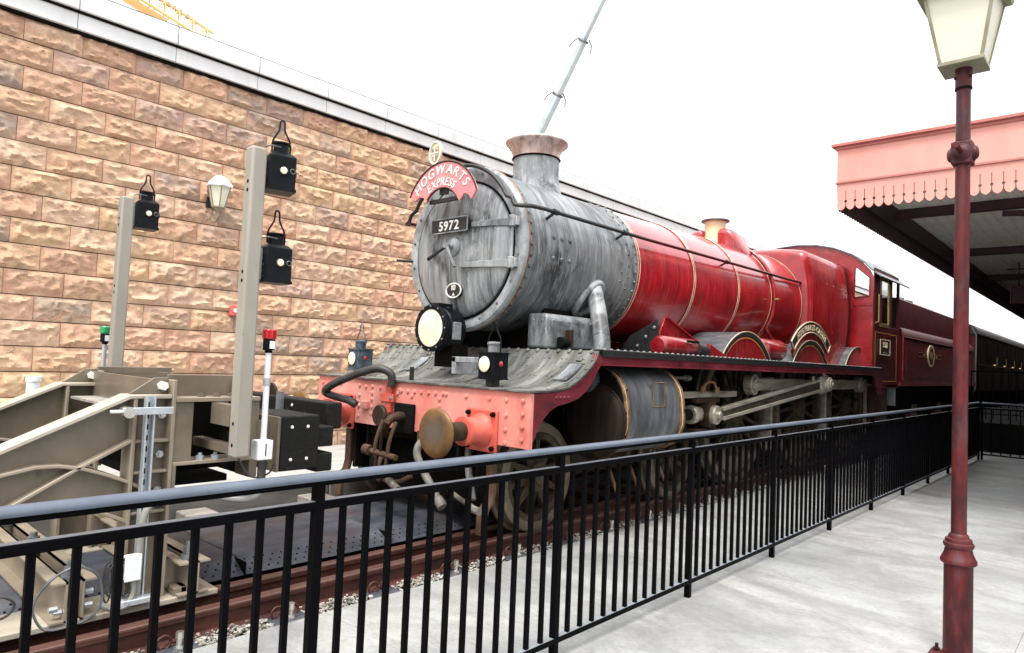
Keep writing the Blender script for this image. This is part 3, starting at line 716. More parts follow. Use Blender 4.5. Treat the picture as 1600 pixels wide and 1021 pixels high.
# curved apron, running plates, valances
ap = [(3.815, 1.305), (4.05, 1.307), (4.16, 1.315), (4.28, 1.338), (4.40, 1.385), (4.50, 1.442), (4.58, 1.505), (4.64, 1.57), (4.685, 1.64)]
apron = MB().sheet(ap, 'y', YN-.01, YF+.01, .014, -1).build('front_apron', M['apron'], loco)
MB().box(4.672, 4.72, YN-.01, YF+.01, 1.625, 1.655).build('apron_lip', M['soot'], apron)
ar = MB()
def apn(t):
    i = min(int(t*(len(ap)-1)), len(ap)-2); k = t*(len(ap)-1)-i
    a, b = ap[i], ap[i+1]; d = Vector((b[0]-a[0], 0, b[1]-a[1])).normalized(); n = Vector((-d.z, 0, d.x))
    return Vector((a[0]+(b[0]-a[0])*k, 0, a[1]+(b[1]-a[1])*k))+n*.014, n
def ar_rv(t, y, r=.011):
    p, n = apn(t); p.y = y; r *= 1.5; ar.dome(p, n, r, r*.9, 6)
for i in range(24): ar_rv(.975, YN+.06+.118*i, .016)
for t in (.12, .55, .72, .86):
    for i in range(15):
        y = YN+.1+.19*i
        ar_rv(t, y, .009); ar_rv(t, y+.05, .009)
for t in (.25, .4, .55, .7, .85): ar_rv(t, YN+.02, .011); ar_rv(t, YF-.02, .011)
for i in range(30): ar_rv(.18, YN+.06+.095*i, .008)
ar.build('rivets', M['apron'], apron, kind='stuff')
for yc_ in (3.44, 5.36):            # tread pads with their rims, and the small latch plate above each
    m = MB(); q0, n0 = apn(.46); q1, n1 = apn(.74); q2, n2 = apn(.60)
    for (ta, tb, w, h, nm, mt) in ((.46, .76, .13, .022, 'step_pad', 'greymetal'), (.82, .88, .055, .015, 'latch_plate', 'apron')):
        vs = []
        K = 5
        secs = []
        for k in range(K+1):
            p, n = apn(ta+(tb-ta)*k/K)
            secs.append([(p.x, yc_-w/2, p.z), (p.x, yc_+w/2, p.z), (p.x+n.x*h, yc_+w/2, p.z+n.z*h), (p.x+n.x*h, yc_-w/2, p.z+n.z*h)])
        MB().loft(secs).build(nm, M[mt], apron, bevel=.004)
    pts = []
    for k in range(17):
        t = .42+.36*k/16
        p, n = apn(t); w = .095 if 0 < k < 16 else .08
        pts.append((p.x, yc_-w+.19*0, p.z+.004))
    MB().tube(pts+[(q[0], yc_+.095, q[2]) for q in pts[::-1]], .008, 6).build('pad_rim', M['apron'], apron)
def plate(s):
    ya, yb = (YN-.01, 4.02) if s < 0 else (YF-.73, YF+.01)
    m = MB().box(4.70, 13.35, ya, yb, 1.628, 1.655)
    return m
both(lambda s: plate(s).build('running_plate', M['black'], loco))
er = MB()
for i in range(82): er.dome((4.80+.105*i, YN+.03, 1.655), (0, 0, 1), .022, .018, 6)
er.build('plate_rivets', M['greymetal'], loco, kind='stuff')
MB().box(4.72, 13.3, YN+.0, YN+.10, 1.6545, 1.662).build('plate_edge_dust', M['apron'], loco)
val = [(4.73, 1.628), (4.645, 1.625), (4.60, 1.535), (4.51, 1.445), (4.40, 1.375), (4.28, 1.33), (4.16, 1.308), (3.876, 1.298), (3.876, .93),
       (3.93, 1.02), (3.99, 1.10), (4.07, 1.165), (4.16, 1.20), (4.30, 1.222), (4.42, 1.252), (4.53, 1.315), (4.62, 1.40), (4.67, 1.47), (4.72, 1.525)]
val2 = [(4.73, 1.628), (4.72, 1.525), (12.70, 1.525), (12.82, 1.50), (12.90, 1.44), (12.95, 1.36), (13.0, 1.28), (13.07, 1.22), (13.16, 1.19), (13.32, 1.18), (13.32, 1.628)]
def valance(s):
    y0 = YN if s < 0 else YF-.03
    v = MB().prism(val, 'y', y0, y0+.03).prism(val2, 'y', y0, y0+.03).build('valance', M['valance_red'], loco, bevel=.003)
    MB().box(4.72, 12.75, y0-.02, y0+.012, 1.525, 1.540).build('bottom_flange', M['valance_red'], v)
    if s < 0:
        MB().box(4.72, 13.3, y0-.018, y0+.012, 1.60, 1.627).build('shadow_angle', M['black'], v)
        r = MB()
        for xc in (6.35, 6.43, 6.51, 6.59, 8.34, 8.44, 10.4, 10.5, 12.1):
            for z in (1.563, 1.592): r.dome((xc, y0, z), (0, -1, 0), .014, .010, 6)
        for xc in (4.14, 4.19, 4.24, 4.29):
            r.dome((xc, y0, 1.265), (0, -1, 0), .013, .010, 6)
        r.build('rivets', M['valance_red'], v, kind='stuff')
both(valance)
# frames and the dark works underneath
def frame(s):
    MB().prism([(3.88, .62), (14.3, .62), (14.3, 1.60), (4.75, 1.60), (4.6, 1.40), (4.4, 1.27), (3.88, 1.25)], 'y', yy(s, .62)-.015, yy(s, .62)+.015).build('main_frame', M['soot'], loco)
both(frame)
MB().box(4.68, 4.71, YC-.9, YC+.9, .32, 1.62).build('dark_fill_plate', M['soot'], loco)  # black plates added to fill in the darkness under the front end
MB().box(7.2, 7.24, YC-1.0, YC+1.0, .35, 1.62).build('dark_fill_plate', M['soot'], loco)
MB().box(9.4, 13.9, YC-.9, YC+.9, .45, 1.55).build('ashpan', M['soot'], loco)
MB().box(3.90, 4.64, YC-.62, YC+.62, .80, 1.25).build('dark_fill_plate', M['soot'], loco)
MB().box(4.7, 7.0, YC-.60, YC+.60, .45, 1.2).build('bogie_centre', M['soot'], loco)
def bogie(s):
    b = MB().box(4.05, 7.15, yy(s, .78)-.02, yy(s, .78)+.02, .48, .74).build('bogie_frame', M['cylbrown'], loco, bevel=.006)
    for xc in (4.48, 6.73):
        MB().box(xc-.15, xc+.15, yy(s, .80)-.05, yy(s, .80)+.05, .42, .80).build('axle_box', M['cylbrown'], b, bevel=.01)
    MB().box(4.9, 6.3, yy(s, .82)-.05, yy(s, .82)+.05, .40, .47).build('spring', M['soot'], b)
both(bogie)
# wheels: the rim is the wheel, spokes, boss, tyre and balance weight are its sub-parts
def wheel(x, z, r, nsp, mat, hubr, s, weight=None, spw=.05):
    w = MB().lathe([(r-.075, -.045), (r-.135, -.045), (r-.135, .045), (r-.075, .045)], (0, 0, 0), 'y', 48, closed=True).build('wheel', M[mat], loco, local=True)
    w.location = Vector((x, 3.79 if s < 0 else 5.65, z))-loco.location
    f = -1 if s < 0 else 1
    MB().lathe([(r-.078, f*.062), (r-.010, f*.060), (r, f*.052), (r+.004, -f*.03), (r+.03, -f*.045), (r+.03, -f*.07), (r-.078, -f*.07)], (0, 0, 0), 'y', 56, closed=True).build('tyre', M['tyre'], w, local=True)
    MB().lathe([(0, f*.10), (hubr*.55, f*.10), (hubr*.6, f*.085), (hubr, f*.075), (hubr*1.05, f*.05), (hubr*1.05, -f*.05), (0, -f*.05)], (0, 0, 0), 'y', 28).build('boss', M[mat], w, local=True)
    sp = None
    for k in range(nsp):
        if sp is None:
            L = r-.12
            sp = MB().loft([[(-spw*.8, -.035, hubr*.9), (spw*.8, -.035, hubr*.9), (spw*.8, .035, hubr*.9), (-spw*.8, .035, hubr*.9)],
                            [(-spw*.42, -.026, L*.8), (spw*.42, -.026, L*.8), (spw*.42, .026, L*.8), (-spw*.42, .026, L*.8)],
                            [(-spw*.6, -.03, L), (spw*.6, -.03, L), (spw*.6, .03, L), (-spw*.6, .03, L)]]).build('spoke', M[mat], w, local=True, bevel=.006)
            sp.rotation_euler = (0, .1, 0)
        else: inst(sp, w, None, (0, .1+2*PI*k/nsp, 0))
    if weight is not None:
        a0, a1 = weight
        m = MB(); m.lathe([(r-.13, f*.05), (r-.33, f*.05), (r-.33, -f*.03), (r-.13, -f*.03)], (0, 0, 0), 'y', 16, closed=True, ang=(R(a0), R(a1)))
        m.build('balance_weight', M['tyre'], w, local=True)
    return w
for s in (-1, 1):
    for xc in (4.48, 6.73): wheel(xc, RAIL+.455, .455, 10, 'brownwheel', .12, s, None, .055)
    for xc in (8.35, 10.58, 12.82): wheel(xc, RAIL+.905, .905, 18, 'darkwheel', .17, s, (232, 308), .045)
for xc in (4.48, 6.73): MB().cyl((xc, 3.8, RAIL+.455), (xc, 5.64, RAIL+.455), .08, 12).build('axle', M['soot'], loco)
for xc in (8.35, 10.58, 12.82): MB().cyl((xc, 3.8, RAIL+.905), (xc, 5.64, RAIL+.905), .10, 12).build('axle', M['soot'], loco)
# brake blocks and hangers seen between the drivers
for xc in (9.42, 11.66, 13.9):
    MB().box(xc-.03, xc+.03, 3.70, 3.84, .45, 1.45).build('brake_hanger', M['rodsteel'], loco, bevel=.01)
# cylinders
def cylinder(s):
    f = s
    Y = lambda d: YC+f*d                       # d measured outwards from the centre line
    prof = []
    for (d, z) in [(.70, 1.525), (1.10, 1.525)]+[(1.10+.34*math.cos(R(a)), 1.20+.325*math.sin(R(a))) for a in (78, 60, 42, 24, 8)]+\
                  [(1.455, 1.05)]+[(1.10+.355*math.cos(R(a)), 1.02+.30*math.sin(R(a))) for a in (-8, -28, -48, -68, -90)]+[(.70, .72)]:
        prof.append((Y(d), z))
    c = MB().prism(prof, 'x', 5.06, 6.12).build('cylinder', M['cylgrey'], loco)
    def ring(grow, x0, x1, nm, mt):
        cy = sum(p[0] for p in prof)/len(prof); cz = sum(p[1] for p in prof)/len(prof)
        pp = [(q[0]+(.001 if False else f*grow if abs(q[0]-YC) > .9 else 0), q[1]-(grow if q[1] < .95 else 0)) for q in prof]
        MB().prism(pp, 'x', x0, x1).build(nm, M[mt], c, bevel=.003)
    MB().prism(prof, 'x', 5.045, 5.060).build('end_plate', M['soot'], c)
    for (a, b) in ((5.063, 5.085), (5.105, 5.130), (6.03, 6.055), (6.09, 6.118)): ring(.014, a, b, 'cladding_band', 'copperband')
    for (a, b) in ((5.085, 5.105), (6.055, 6.09)): ring(.007, a, b, 'band_strip', 'lining')
    m = MB().lathe([(0, 5.00), (.16, 4.995), (.27, 5.00), (.315, 5.015), (.33, 5.03), (.33, 5.07)], (0, Y(1.14), 1.03), 'x', 36); m.build('cylinder_cover', M['darkcover'], c)
    m = MB().lathe([(.33, 5.028), (.338, 5.022), (.345, 5.028), (.345, 5.05)], (0, Y(1.14), 1.03), 'x', 36); m.build('cover_rim', M['darkcover'], c)
    m = MB().lathe([(0, 4.70), (.10, 4.70), (.13, 4.72), (.13, 4.80), (.155, 4.81), (.155, 4.86), (.13, 4.87), (.13, 5.06)], (0, Y(1.06), 1.40), 'x', 28); m.build('valve_chest_cover', M['cylgrey'], c)
    m = MB().lathe([(0, 6.19), (.12, 6.19), (.25, 6.17), (.30, 6.14), (.30, 6.10)], (0, Y(1.14), 1.03), 'x', 30); m.build('rear_cover', M['cylgrey'], c)
    if s < 0:
        MB().box(5.55, 5.74, Y(1.4395)-.006, Y(1.43)+.02, 1.17, 1.38).build('inspection_plate', M['cylgrey'], c, bevel=.004)
        m = MB()
        y = Y(1.444)
        for (a, b) in (((5.545, y, 1.165), (5.745, y, 1.165)), ((5.545, y, 1.385), (5.745, y, 1.385)), ((5.545, y, 1.165), (5.545, y, 1.385)), ((5.745, y, 1.165), (5.745, y, 1.385))):
            m.cyl(a, b, .006, 6)
        m.build('plate_rim', M['copperband'], c)
        for (xa, dz) in ((5.22, .0), (5.55, .02), (6.02, .05)):      # drain cocks: bent copper pipes below
            m = MB().tube([(xa, Y(1.18), .74), (xa, Y(1.20), .60+dz), (xa+.01, Y(1.23), .52+dz), (xa-.03, Y(1.30), .44+dz), (xa-.08, Y(1.36), .40+dz)], .017, 8)
            m.cyl((xa, Y(1.18), .69), (xa, Y(1.19), .62), .028, 8)
            m.build('drain_cock', M['guardtan'], c)
        m = MB()
        for z in (.92, 1.12, 1.32):
            for xx in (5.055, 6.105): m.dome((xx, Y(1.468), z), (0, -1, 0), .013, .009, 6)
        m.build('band_screws', M['soot'], c)
both(cylinder)
# motion
def motion(s):
    Y = lambda d: YC+s*d
    yr = Y(1.27)
    MB().cyl((6.15, Y(1.16), 1.03), (6.90, Y(1.16), 1.03), .035, 16).build('piston_rod', M['bright'], loco)
    MB().cyl((6.58, Y(1.16), 1.03), (6.78, Y(1.16), 1.03), .062, 16).build('rod_gland', M['soot'], loco)
    for z, nm in ((1.245, 'slide_bar'), (.80, 'slide_bar')):
        MB().box(6.10, 7.85, Y(1.16)-.055, Y(1.16)+.055, z-.035, z+.035).build(nm, M['rodsteel'], loco, bevel=.01)
    MB().cyl((6.10, Y(1.02), 1.42), (7.0, Y(1.02), 1.42), .02, 10).cyl((6.93, Y(1.02), 1.42), (7.02, Y(1.02), 1.42), .036, 10).build('valve_rod', M['rodsteel'], loco)
    h = MB().lathe([(0, 6.76), (.09, 6.76), (.105, 6.79), (.105, 6.84), (.085, 6.90), (.08, 7.10)], (0, Y(1.16), 1.03), 'x', 24).build('crosshead', M['rodsteel'], loco)
    pr = [(7.00, 1.17), (7.13, 1.17), (7.19, 1.03), (7.13, .89), (7.00, .89), (6.94, 1.03)]
    MB().prism(pr, 'y', Y(1.30), Y(1.10)).build('crosshead_cheek', M['cylbrown'], h, bevel=.01)
    MB().box(6.80, 7.34, Y(1.16)-.085, Y(1.16)+.085, 1.155, 1.205).build('slipper', M['cylbrown'], h, bevel=.01)
    MB().box(6.80, 7.34, Y(1.16)-.085, Y(1.16)+.085, .84, .875).build('slipper', M['cylbrown'], h, bevel=.01)
    m = MB().cyl((7.065, Y(1.29), 1.03), (7.065, Y(1.345), 1.03), .105, 24).cyl((7.065, Y(1.345), 1.03), (7.065, Y(1.39), 1.03), .045, 6)
    m.build('gudgeon_pin', M['rodsteel'], h, bevel=.006)
    m = MB().tube([(6.85, yr, 1.28), (6.90, yr, 1.36), (7.0, yr, 1.395), (7.12, yr, 1.38), (7.2, yr, 1.29)], .016, 8).cyl((6.86, yr, 1.27), (6.86, yr, 1.34), .03, 8).cyl((7.19, yr, 1.27), (7.19, yr, 1.33), .03, 8)
    m.build('oil_pot_yoke', M['copperband'], h)
    # connecting rod with fluted sides
    p0, p1 = Vector((7.065, Y(1.335), 1.03)), Vector((10.44, Y(1.36), 1.375))
    d = (p1-p0).normalized(); n = Vector((-d.z, 0, d.x))
    c = MB()
    e0, e1 = p0+d*.12, p1-d*.16
    def webbed(m, a, b, ha, hb, w):
        for (o0, o1, th) in ((ha/2-.018, hb/2-.018, .036), (-ha/2+.018, -hb/2+.018, .036)):
            m.bar(a+n*o0, b+n*o1, w, th, up=n)
        m.bar(a, b, w*.4, max(ha, hb)*.82, up=n)
    c.bar(e0+n*(.052), e1+n*(.075), .07, .040, up=n); c.bar(e0-n*(.052), e1-n*(.075), .07, .040, up=n)
    cr = c.build('connecting_rod', M['rodsteel'], loco, bevel=.006)
    MB().bar(e0, e1, .03, .11, up=n).build('rod_flute', M['darkwheel'], cr)
    m = MB().cyl(p0-Vector((0, .02, 0)), p0+Vector((0, .02, 0)), .10, 20); m.build('small_end', M['rodsteel'], cr, bevel=.006)
    m = MB(); m.bar(p1-d*.19, p1+d*.13, .09, .26, up=n); m.build('big_end', M['rodsteel'], cr, bevel=.03)
    m = MB().cyl(p1+Vector((0, s*-.02, 0)), p1+Vector((0, s*.10, 0)), .10, 24).cyl(p1+Vector((0, s*.10, 0)), p1+Vector((0, s*.125, 0)), .075, 24).cyl(p1+Vector((0, s*.125, 0)), p1+Vector((0, s*.14, 0)), .03, 12)
    m.build('crank_pin_boss', M['rodsteel'], cr, bevel=.008)
    MB().cyl(p1+n*.12, p1+n*.19, .035, 10).build('oil_cup', M['rodsteel'], cr)
    MB().cyl(p1-d*.42+n*.08, p1-d*.42+n*.15, .022, 8).build('oil_cup', M['rodsteel'], cr)
    # coupling rods
    pins = [(8.23, 1.36), (10.44, 1.36), (12.68, 1.36)]
    yk = Y(1.22)
    for a, b in zip(pins[:-1], pins[1:]):
        k = MB().bar((a[0], yk, a[1]), (b[0], yk, b[1]), .05, .15, up=(0, 0, 1)).build('coupling_rod', M['rodsteel'], loco, bevel=.006)
    for a in pins:
        m = MB().cyl((a[0], yk-.05, a[1]), (a[0], yk+.05, a[1]), .13, 24).cyl((a[0], yk+s*.05, a[1]), (a[0], yk+s*.075, a[1]), .08, 20).cyl((a[0], yk+s*.075, a[1]), (a[0], yk+s*.08, a[1]), .035, 12)
        m.build('coupling_rod_boss', M['rodsteel'], loco, bevel=.006)
    for xc in (7.86,):
        MB().box(xc, xc+.06, Y(1.02), Y(.75), .70, 1.55).build('motion_bracket', M['soot'], loco, bevel=.008)
both(motion)
# ---- smokebox
sm = MB().lathe([(.74, 4.44), (.765, 4.47), (.765, 6.30)], (0, YC, ZC), 'x', 72).build('smokebox', M['smoke'], loco, angle=30)
MB().lathe([(.0, 4.43), (.66, 4.4275), (.70, 4.424), (.735, 4.415), (.765, 4.42), (.785, 4.44), (.79, 4.465), (.785, 4.485), (.766, 4.49)], (0, YC, ZC), 'x', 72).build('front_ring', M['ringgrey'], sm, angle=25)
MB().lathe([(.787, 4.474), (.7935, 4.480), (.7935, 4.488), (.785, 4.494)], (0, YC, ZC), 'x', 72).build('copper_bead', M['copperband'], sm)
MB().lathe([(.766, 6.06), (.772, 6.065), (.772, 6.285), (.766, 6.29)], (0, YC, ZC), 'x', 72).build('rear_strap', M['smoke'], sm)
r_ = MB()
def ring_rv(x, rad, a0, a1, step, r=.0115):
    a = a0
    while a <= a1:
        c, n = math.cos(R(a)), math.sin(R(a))
        r_.dome((x, YC+c*rad, ZC+n*rad), (0, c, n), r*1.45, r*1.3, 6); a += step
ring_rv(4.535, .765, 0, 359, 7.5, .014)
ring_rv(6.10, .772, 0, 359, 9, .0095); ring_rv(6.235, .772, 4, 359, 7.5, .012)
for xo in (4.85, 4.97, 5.09):
    for a in (172, 186.5): ring_rv(xo, .765, a, a, 1, .016)
for a in range(0, 360, 20):
    c, n = math.cos(R(a+8)), math.sin(R(a+8)); r_.dome((4.418, YC+c*.72, ZC+n*.72), (-1, 0, 0), .015, .012, 6)
for a in (178, 186, 193): 
    ring_rv(5.98, .765, a, a, 1, .010)
r_.build('rivets', M['cylgrey'], sm, kind='stuff')
# ---- smokebox door
DX = 4.43
dr = MB().lathe([(0, 4.305), (.15, 4.308), (.32, 4.322), (.47, 4.348), (.575, 4.375), (.62, 4.392), (.638, 4.405), (.642, 4.425), (.642, 4.44)], (0, YC, ZC-.02), 'x', 64).build('smokebox_door', M['door'], loco, angle=30)
MB().lathe([(.640, 4.424), (.664, 4.420), (.664, 4.426)], (0, YC, ZC-.02), 'x', 64).build('door_gap_shade', M['soot'], dr)  # dark ring painted as the shadow in the gap round the door
def door_x(y, z):
    rr = math.hypot(y-YC, z-ZC+.02)
    return 4.305+.10*(rr/.64)**2.2
for z in (2.765, 2.395):                     # hinge straps
    pts = []
    k0 = 4.50 if z > 2.6 else 4.62
    secs = []
    for i in range(9):
        y = k0-(k0-4.08)*i/8; x = min(door_x(y, z), 4.41)
        h = .022+.014*i/8
        secs.append([(x-.022, y, z-h), (x-.022, y, z+h), (x+.01, y, z+h), (x+.01, y, z-h)])
    MB().loft(secs).build('hinge_strap', M['greymetal'], dr, bevel=.004)
    MB().cyl((4.375, 4.05, z-.05), (4.375, 4.05, z+.05), .035, 14).box(4.37, 4.43, 4.00, 4.08, z-.04, z+.04).build('hinge_knuckle', M['greymetal'], dr, bevel=.005)
MB().cyl((4.375, 4.05, 2.36), (4.375, 4.05, 2.80), .014, 10).build('hinge_pin', M['greymetal'], dr)
m = MB().lathe([(0, 4.27), (.05, 4.272), (.085, 4.29), (.09, 4.305), (.115, 4.307), (.118, 4.32)], (0, YC, 2.575), 'x', 28); m.build('dart_plate', M['greymetal'], dr)
hx = 4.235
m = MB().cyl((4.19, YC, 2.575), (4.29, YC, 2.575), .028, 12); m.build('dart_boss', M['greymetal'], dr)
m = MB().tube([(hx, YC, 2.585), (hx-.005, YC+.15, 2.52), (hx-.01, YC+.27, 2.465)], .015, 8, rad=[.014, .014, .019]); m.build('dart_handle', M['black'], dr)
m = MB().tube([(hx-.03, YC, 2.59), (hx-.03, YC-.07, 2.46), (hx-.02, YC-.115, 2.37)], .013, 8, rad=[.015, .013, .017]); m.build('dart_handle', M['greymetal'], dr)
# number plate, shed plate
npz, npy, npx = 2.775, 4.755, 4.262
npl = MB().box(npx, npx+.03, npy-.245, npy+.245, npz-.066, npz+.066).build('number_plate', M['plate_black'], dr, bevel=.008)
m = MB()
FR = ((0, -1, 0), (0, 0, 1), (-1, 0, 0))
flat_text(m, '5972', .125, (npx-.001, npy, npz-.044), *FR, ext=.05, off=.012, gap=.12, sx=1.0)
m.build('numerals', M['letter'], npl, smooth=False)
m = MB()
for (a, b) in (((npy-.245, npz-.066), (npy+.245, npz-.066)), ((npy-.245, npz+.066), (npy+.245, npz+.066)), ((npy-.245, npz-.066), (npy-.245, npz+.066)), ((npy+.245, npz-.066), (npy+.245, npz+.066))):
    m.cyl((npx, a[0], a[1]), (npx, b[0], b[1]), .006, 6)
m.build('plate_border', M['greymetal'], npl)
MB().box(npx+.02, npx+.10, npy-.06, npy+.06, npz-.05, npz+.05).build('plate_bracket', M['greymetal'], npl)
ov = [(4.71+.105*math.cos(2*PI*i/32), 2.165+.072*math.sin(2*PI*i/32)) for i in range(32)]
shp = MB().prism(ov, 'x', 4.315, 4.345).build('shed_plate', M['plate_black'], dr, bevel=.004)
m = MB().tube([(4.314, 4.71+.1*math.cos(2*PI*i/32), 2.165+.067*math.sin(2*PI*i/32)) for i in range(33)], .007, 6)
m.build('plate_border', M['letter'], shp)
m = MB(); flat_text(m, '10', .075, (4.314, 4.71, 2.168), *FR, ext=.06, off=.012); flat_text(m, 'A', .045, (4.314, 4.71, 2.112), *FR, ext=.06, off=.012)
m.build('numerals', M['letter'], shp, smooth=False)
# headboard: an arched board on the top lamp bracket
HX, HY, HZ = 4.13, 4.735, 2.845
out = arc(HY, HZ, .50, 158, 26, 26)
inn = arc(HY, HZ, .255, 40, 150, 20)
def bite(c, r, a0, a1): return arc(c[0], c[1], r, a0, a1, 8)
# ends are cut square and the lower corners are scalloped
pl = out + [(HY+.375, HZ+.175), (HY+.31, HZ+.205), (HY+.25, HZ+.19), (HY+.215, HZ+.135)] + inn + [(HY-.245, HZ+.105), (HY-.30, HZ+.165), (HY-.36, HZ+.15), (HY-.40, HZ+.10)][0:4]
# polygon in (y, z); y grows to the left as the camera sees it
hb = MB().prism(pl, 'x', HX, HX+.022).build('headboard', M['plate_red'], loco, bevel=.003)
m = MB().tube([(HX-.002, p[0], p[1]) for p in out], .008, 6).tube([(HX-.002, p[0], p[1]) for p in inn], .007, 6)
m.build('headboard_rim', M['cylbrown'], hb)
def on_arc(rad):
    def f(s):
        a = PI/2+.03-s/rad            # clockwise from the top as seen from the front
        # seen from the front, right is -y
        y = HY-rad*math.sin(s/rad-.02); z = HZ+rad*math.cos(s/rad-.02)
        t = s/rad-.02
        return (Vector((HX-.001, y, z)), Vector((0, -math.cos(t), -math.sin(t))), Vector((0, -math.sin(t), math.cos(t))), Vector((-1, 0, 0)))
    return f
m = MB()
text(m, 'HOGWARTS', .125, on_arc(.385), ext=.05, off=-.002, gap=.12, shear=.18)
text(m, 'EXPRESS', .105, on_arc(.278), ext=.05, off=-.002, gap=.08, shear=.18, sx=.9)
m.build('lettering', M['letter'], hb, smooth=False)
MB().box(HX+.02, HX+.05, HY-.05, HY+.05, HZ+.2, HZ+.42).box(HX+.04, 4.42, HY-.015, HY+.015, HZ+.25, HZ+.30).build('bracket', M['black'], hb)
MB().box(HX+.03, HX+.06, HY-.22, HY+.2, HZ+.13, HZ+.165).build('lower_bracket', M['black'], hb)
# oval shield crest standing on top of the board
cy, cz = HY+.115, HZ+.60
sh = [(cy+.088*math.cos(t)*(1.0 if math.sin(t) > 0 else .92), cz+.118*math.sin(t)) for t in [2*PI*i/36 for i in range(36)]]
cr_ = MB().prism(sh, 'x', HX, HX+.018).build('crest', M['lining'], hb, bevel=.003)
m = MB(); q = [(cy-.05, cz+.055), (cy+.05, cz+.055), (cy+.05, cz-.02), (cy+.03, cz-.06), (cy, cz-.085), (cy-.03, cz-.06), (cy-.05, cz-.02)]
m.prism(q, 'x', HX-.007, HX+.001); m.build('shield', M['brass'], cr_, bevel=.002)
m = MB().box(HX-.010, HX-.006, cy-.005, cy+.005, cz-.075, cz+.055).box(HX-.010, HX-.006, cy-.05, cy+.05, cz-.006, cz+.004)
m.tube([(HX-.004, cy+.078*math.cos(2*PI*i/28), cz+.105*math.sin(2*PI*i/28)) for i in range(29)], .006, 6)
m.build('crest_relief', M['white'], cr_)
for k, (dy, dz) in enumerate(((.025, .03), (-.025, .03), (.024, -.03), (-.024, -.03))):
    MB().dome((HX-.007, cy+dy, cz+dz), (-1, 0, 0), .016, .007, 8).build('charge', M['coppercap' if k % 3 else 'greymetal'], cr_)
MB().box(HX+.002, HX+.02, cy-.02, cy+.02, HZ+.46, HZ+.50).build('crest_post', M['brass'], cr_)
# handrails
hr = MB(); pts = []
for i in range(29):
    a = 20+140*i/28; rad = .715+ (0.05 if (a < 30 or a > 150) else 0)
    pts.append((4.335, YC+rad*math.cos(R(a)), ZC+.055+rad*math.sin(R(a))))
pts = [(4.40, YC+.80, 2.885), (4.36, YC+.79, 2.88)]+pts+[(4.36, YC-.775, 2.885), (4.45, YC-.81, 2.895), (4.6, YC-.82, 2.90), (6.32, YC-.82, 2.90)]
hr.tube(pts, .019, 8); hrail = hr.build('handrail', M['black'], loco)
rrail = MB().cyl((6.32, YC-.82, 2.90), (13.05, YC-.82, 2.955), .019, 10).build('handrail', M['maroon'], loco)
MB().cyl((4.4, YC+.82, 2.90), (13.05, YC+.82, 2.955), .019, 10).build('handrail', M['maroon'], loco)
for (xa, mt, par) in ((4.78, 'black', hrail), (5.93, 'black', hrail), (8.32, 'maroon', rrail), (11.9, 'maroon', rrail)):
    z = 2.90+(xa-6.32)*.008 if xa > 6.32 else 2.90
    MB().cyl((xa, YC-.70, z-.06), (xa, YC-.82, z), .016, 8, .013).cyl((xa-.03, YC-.82, z), (xa+.03, YC-.82, z), .028, 10).build('handrail_stanchion', M[mt], par)
MB().tube([(4.43, YC+.73, 2.50), (4.36, YC+.78, 2.50), (4.33, YC+.88, 2.51)], .014, 6).build('lamp_hook', M['black'], loco)
# chimney
CX = 5.43
m = MB().lathe([(.31, -.10), (.285, 0.02), (.262, .085), (.248, .15), (.243, .24), (.245, .41)], (CX, YC, ZC+.70), 'z', 56); chim = m.build('chimney', M['greymetal'], loco)
MB().lathe([(.250, .0), (.262, .01), (.250, .02)], (CX, YC, ZC+1.085), 'z', 56).build('cap_joint', M['soot'], chim)
MB().lathe([(.247, 0), (.251, .035), (.262, .075), (.285, .115), (.322, .150), (.336, .163), (.336, .177), (.328, .186), (.28, .193), (.23, .195), (.215, .17), (.21, -.2)], (CX, YC, ZC+1.095), 'z', 56).build('chimney_cap', M['coppercap'], chim, angle=50)
MB().cyl((CX, YC, ZC+.9), (CX, YC, ZC+.91), .22, 32).build('flue', M['soot'], chim)
# saddle and steam pipe
both(lambda s: MB().prism([(yy(s, .80), 1.655), (yy(s, .80), 1.94), (yy(s, .76), 1.98), (yy(s, .55), 1.98), (yy(s, .55), 1.655)], 'x', 4.76, 5.52).build('saddle', M['greymetal'], loco, bevel=.03, seg=3))
MB().box(5.0, 5.9, YC-.55, YC+.55, 1.2, 2.1).build('saddle_casting', M['soot'], loco)
r_ = MB()
for i in range(6): r_.dome((4.84+.115*i, YC-.80, 1.915), (0, -1, 0), .014, .01, 6)
for i in range(2): r_.dome((4.76, YC-.73+.1*i, 1.915), (-1, 0, 0), .014, .01, 6)
r_.build('rivets', M['greymetal'], loco, kind='stuff')
MB().box(5.02, 5.06, YC-.87, YC-.80, 1.68, 1.84).build('hinge_lug', M['cylbrown'], loco, bevel=.005)
MB().cyl((4.90, YC-.83, 1.72), (5.0, YC-.83, 1.72), .05, 12).build('lug_knob', M['soot'], loco)
def steam_pipe(s):
    Y = lambda d: YC+s*d
    m = MB(); K = 10
    p = m.tube([(5.36, Y(.985), 1.64), (5.41, Y(.935), 1.80), (5.49, Y(.83), 2.05), (5.60, Y(.68), 2.32)], .082, 24).build('steam_pipe', M['greymetal'], loco, angle=60)
    MB().tube([(5.408, Y(.937), 1.795), (5.411, Y(.934), 1.803)], .0845, 24).build('pipe_band', M['cylgrey'], p)
    cp_ = []
    for k in range(33):
        t = 2*PI*k/32; ph = R(-31)+.235*math.sin(t); xx = 5.55+.125*math.cos(t)+.05*math.sin(t)
        cp_.append((xx, Y(.785*math.cos(ph)), ZC+.785*math.sin(ph)))
    MB().tube(cp_, .036, 12).build('pipe_collar', M['greymetal'], p)
both(steam_pipe)
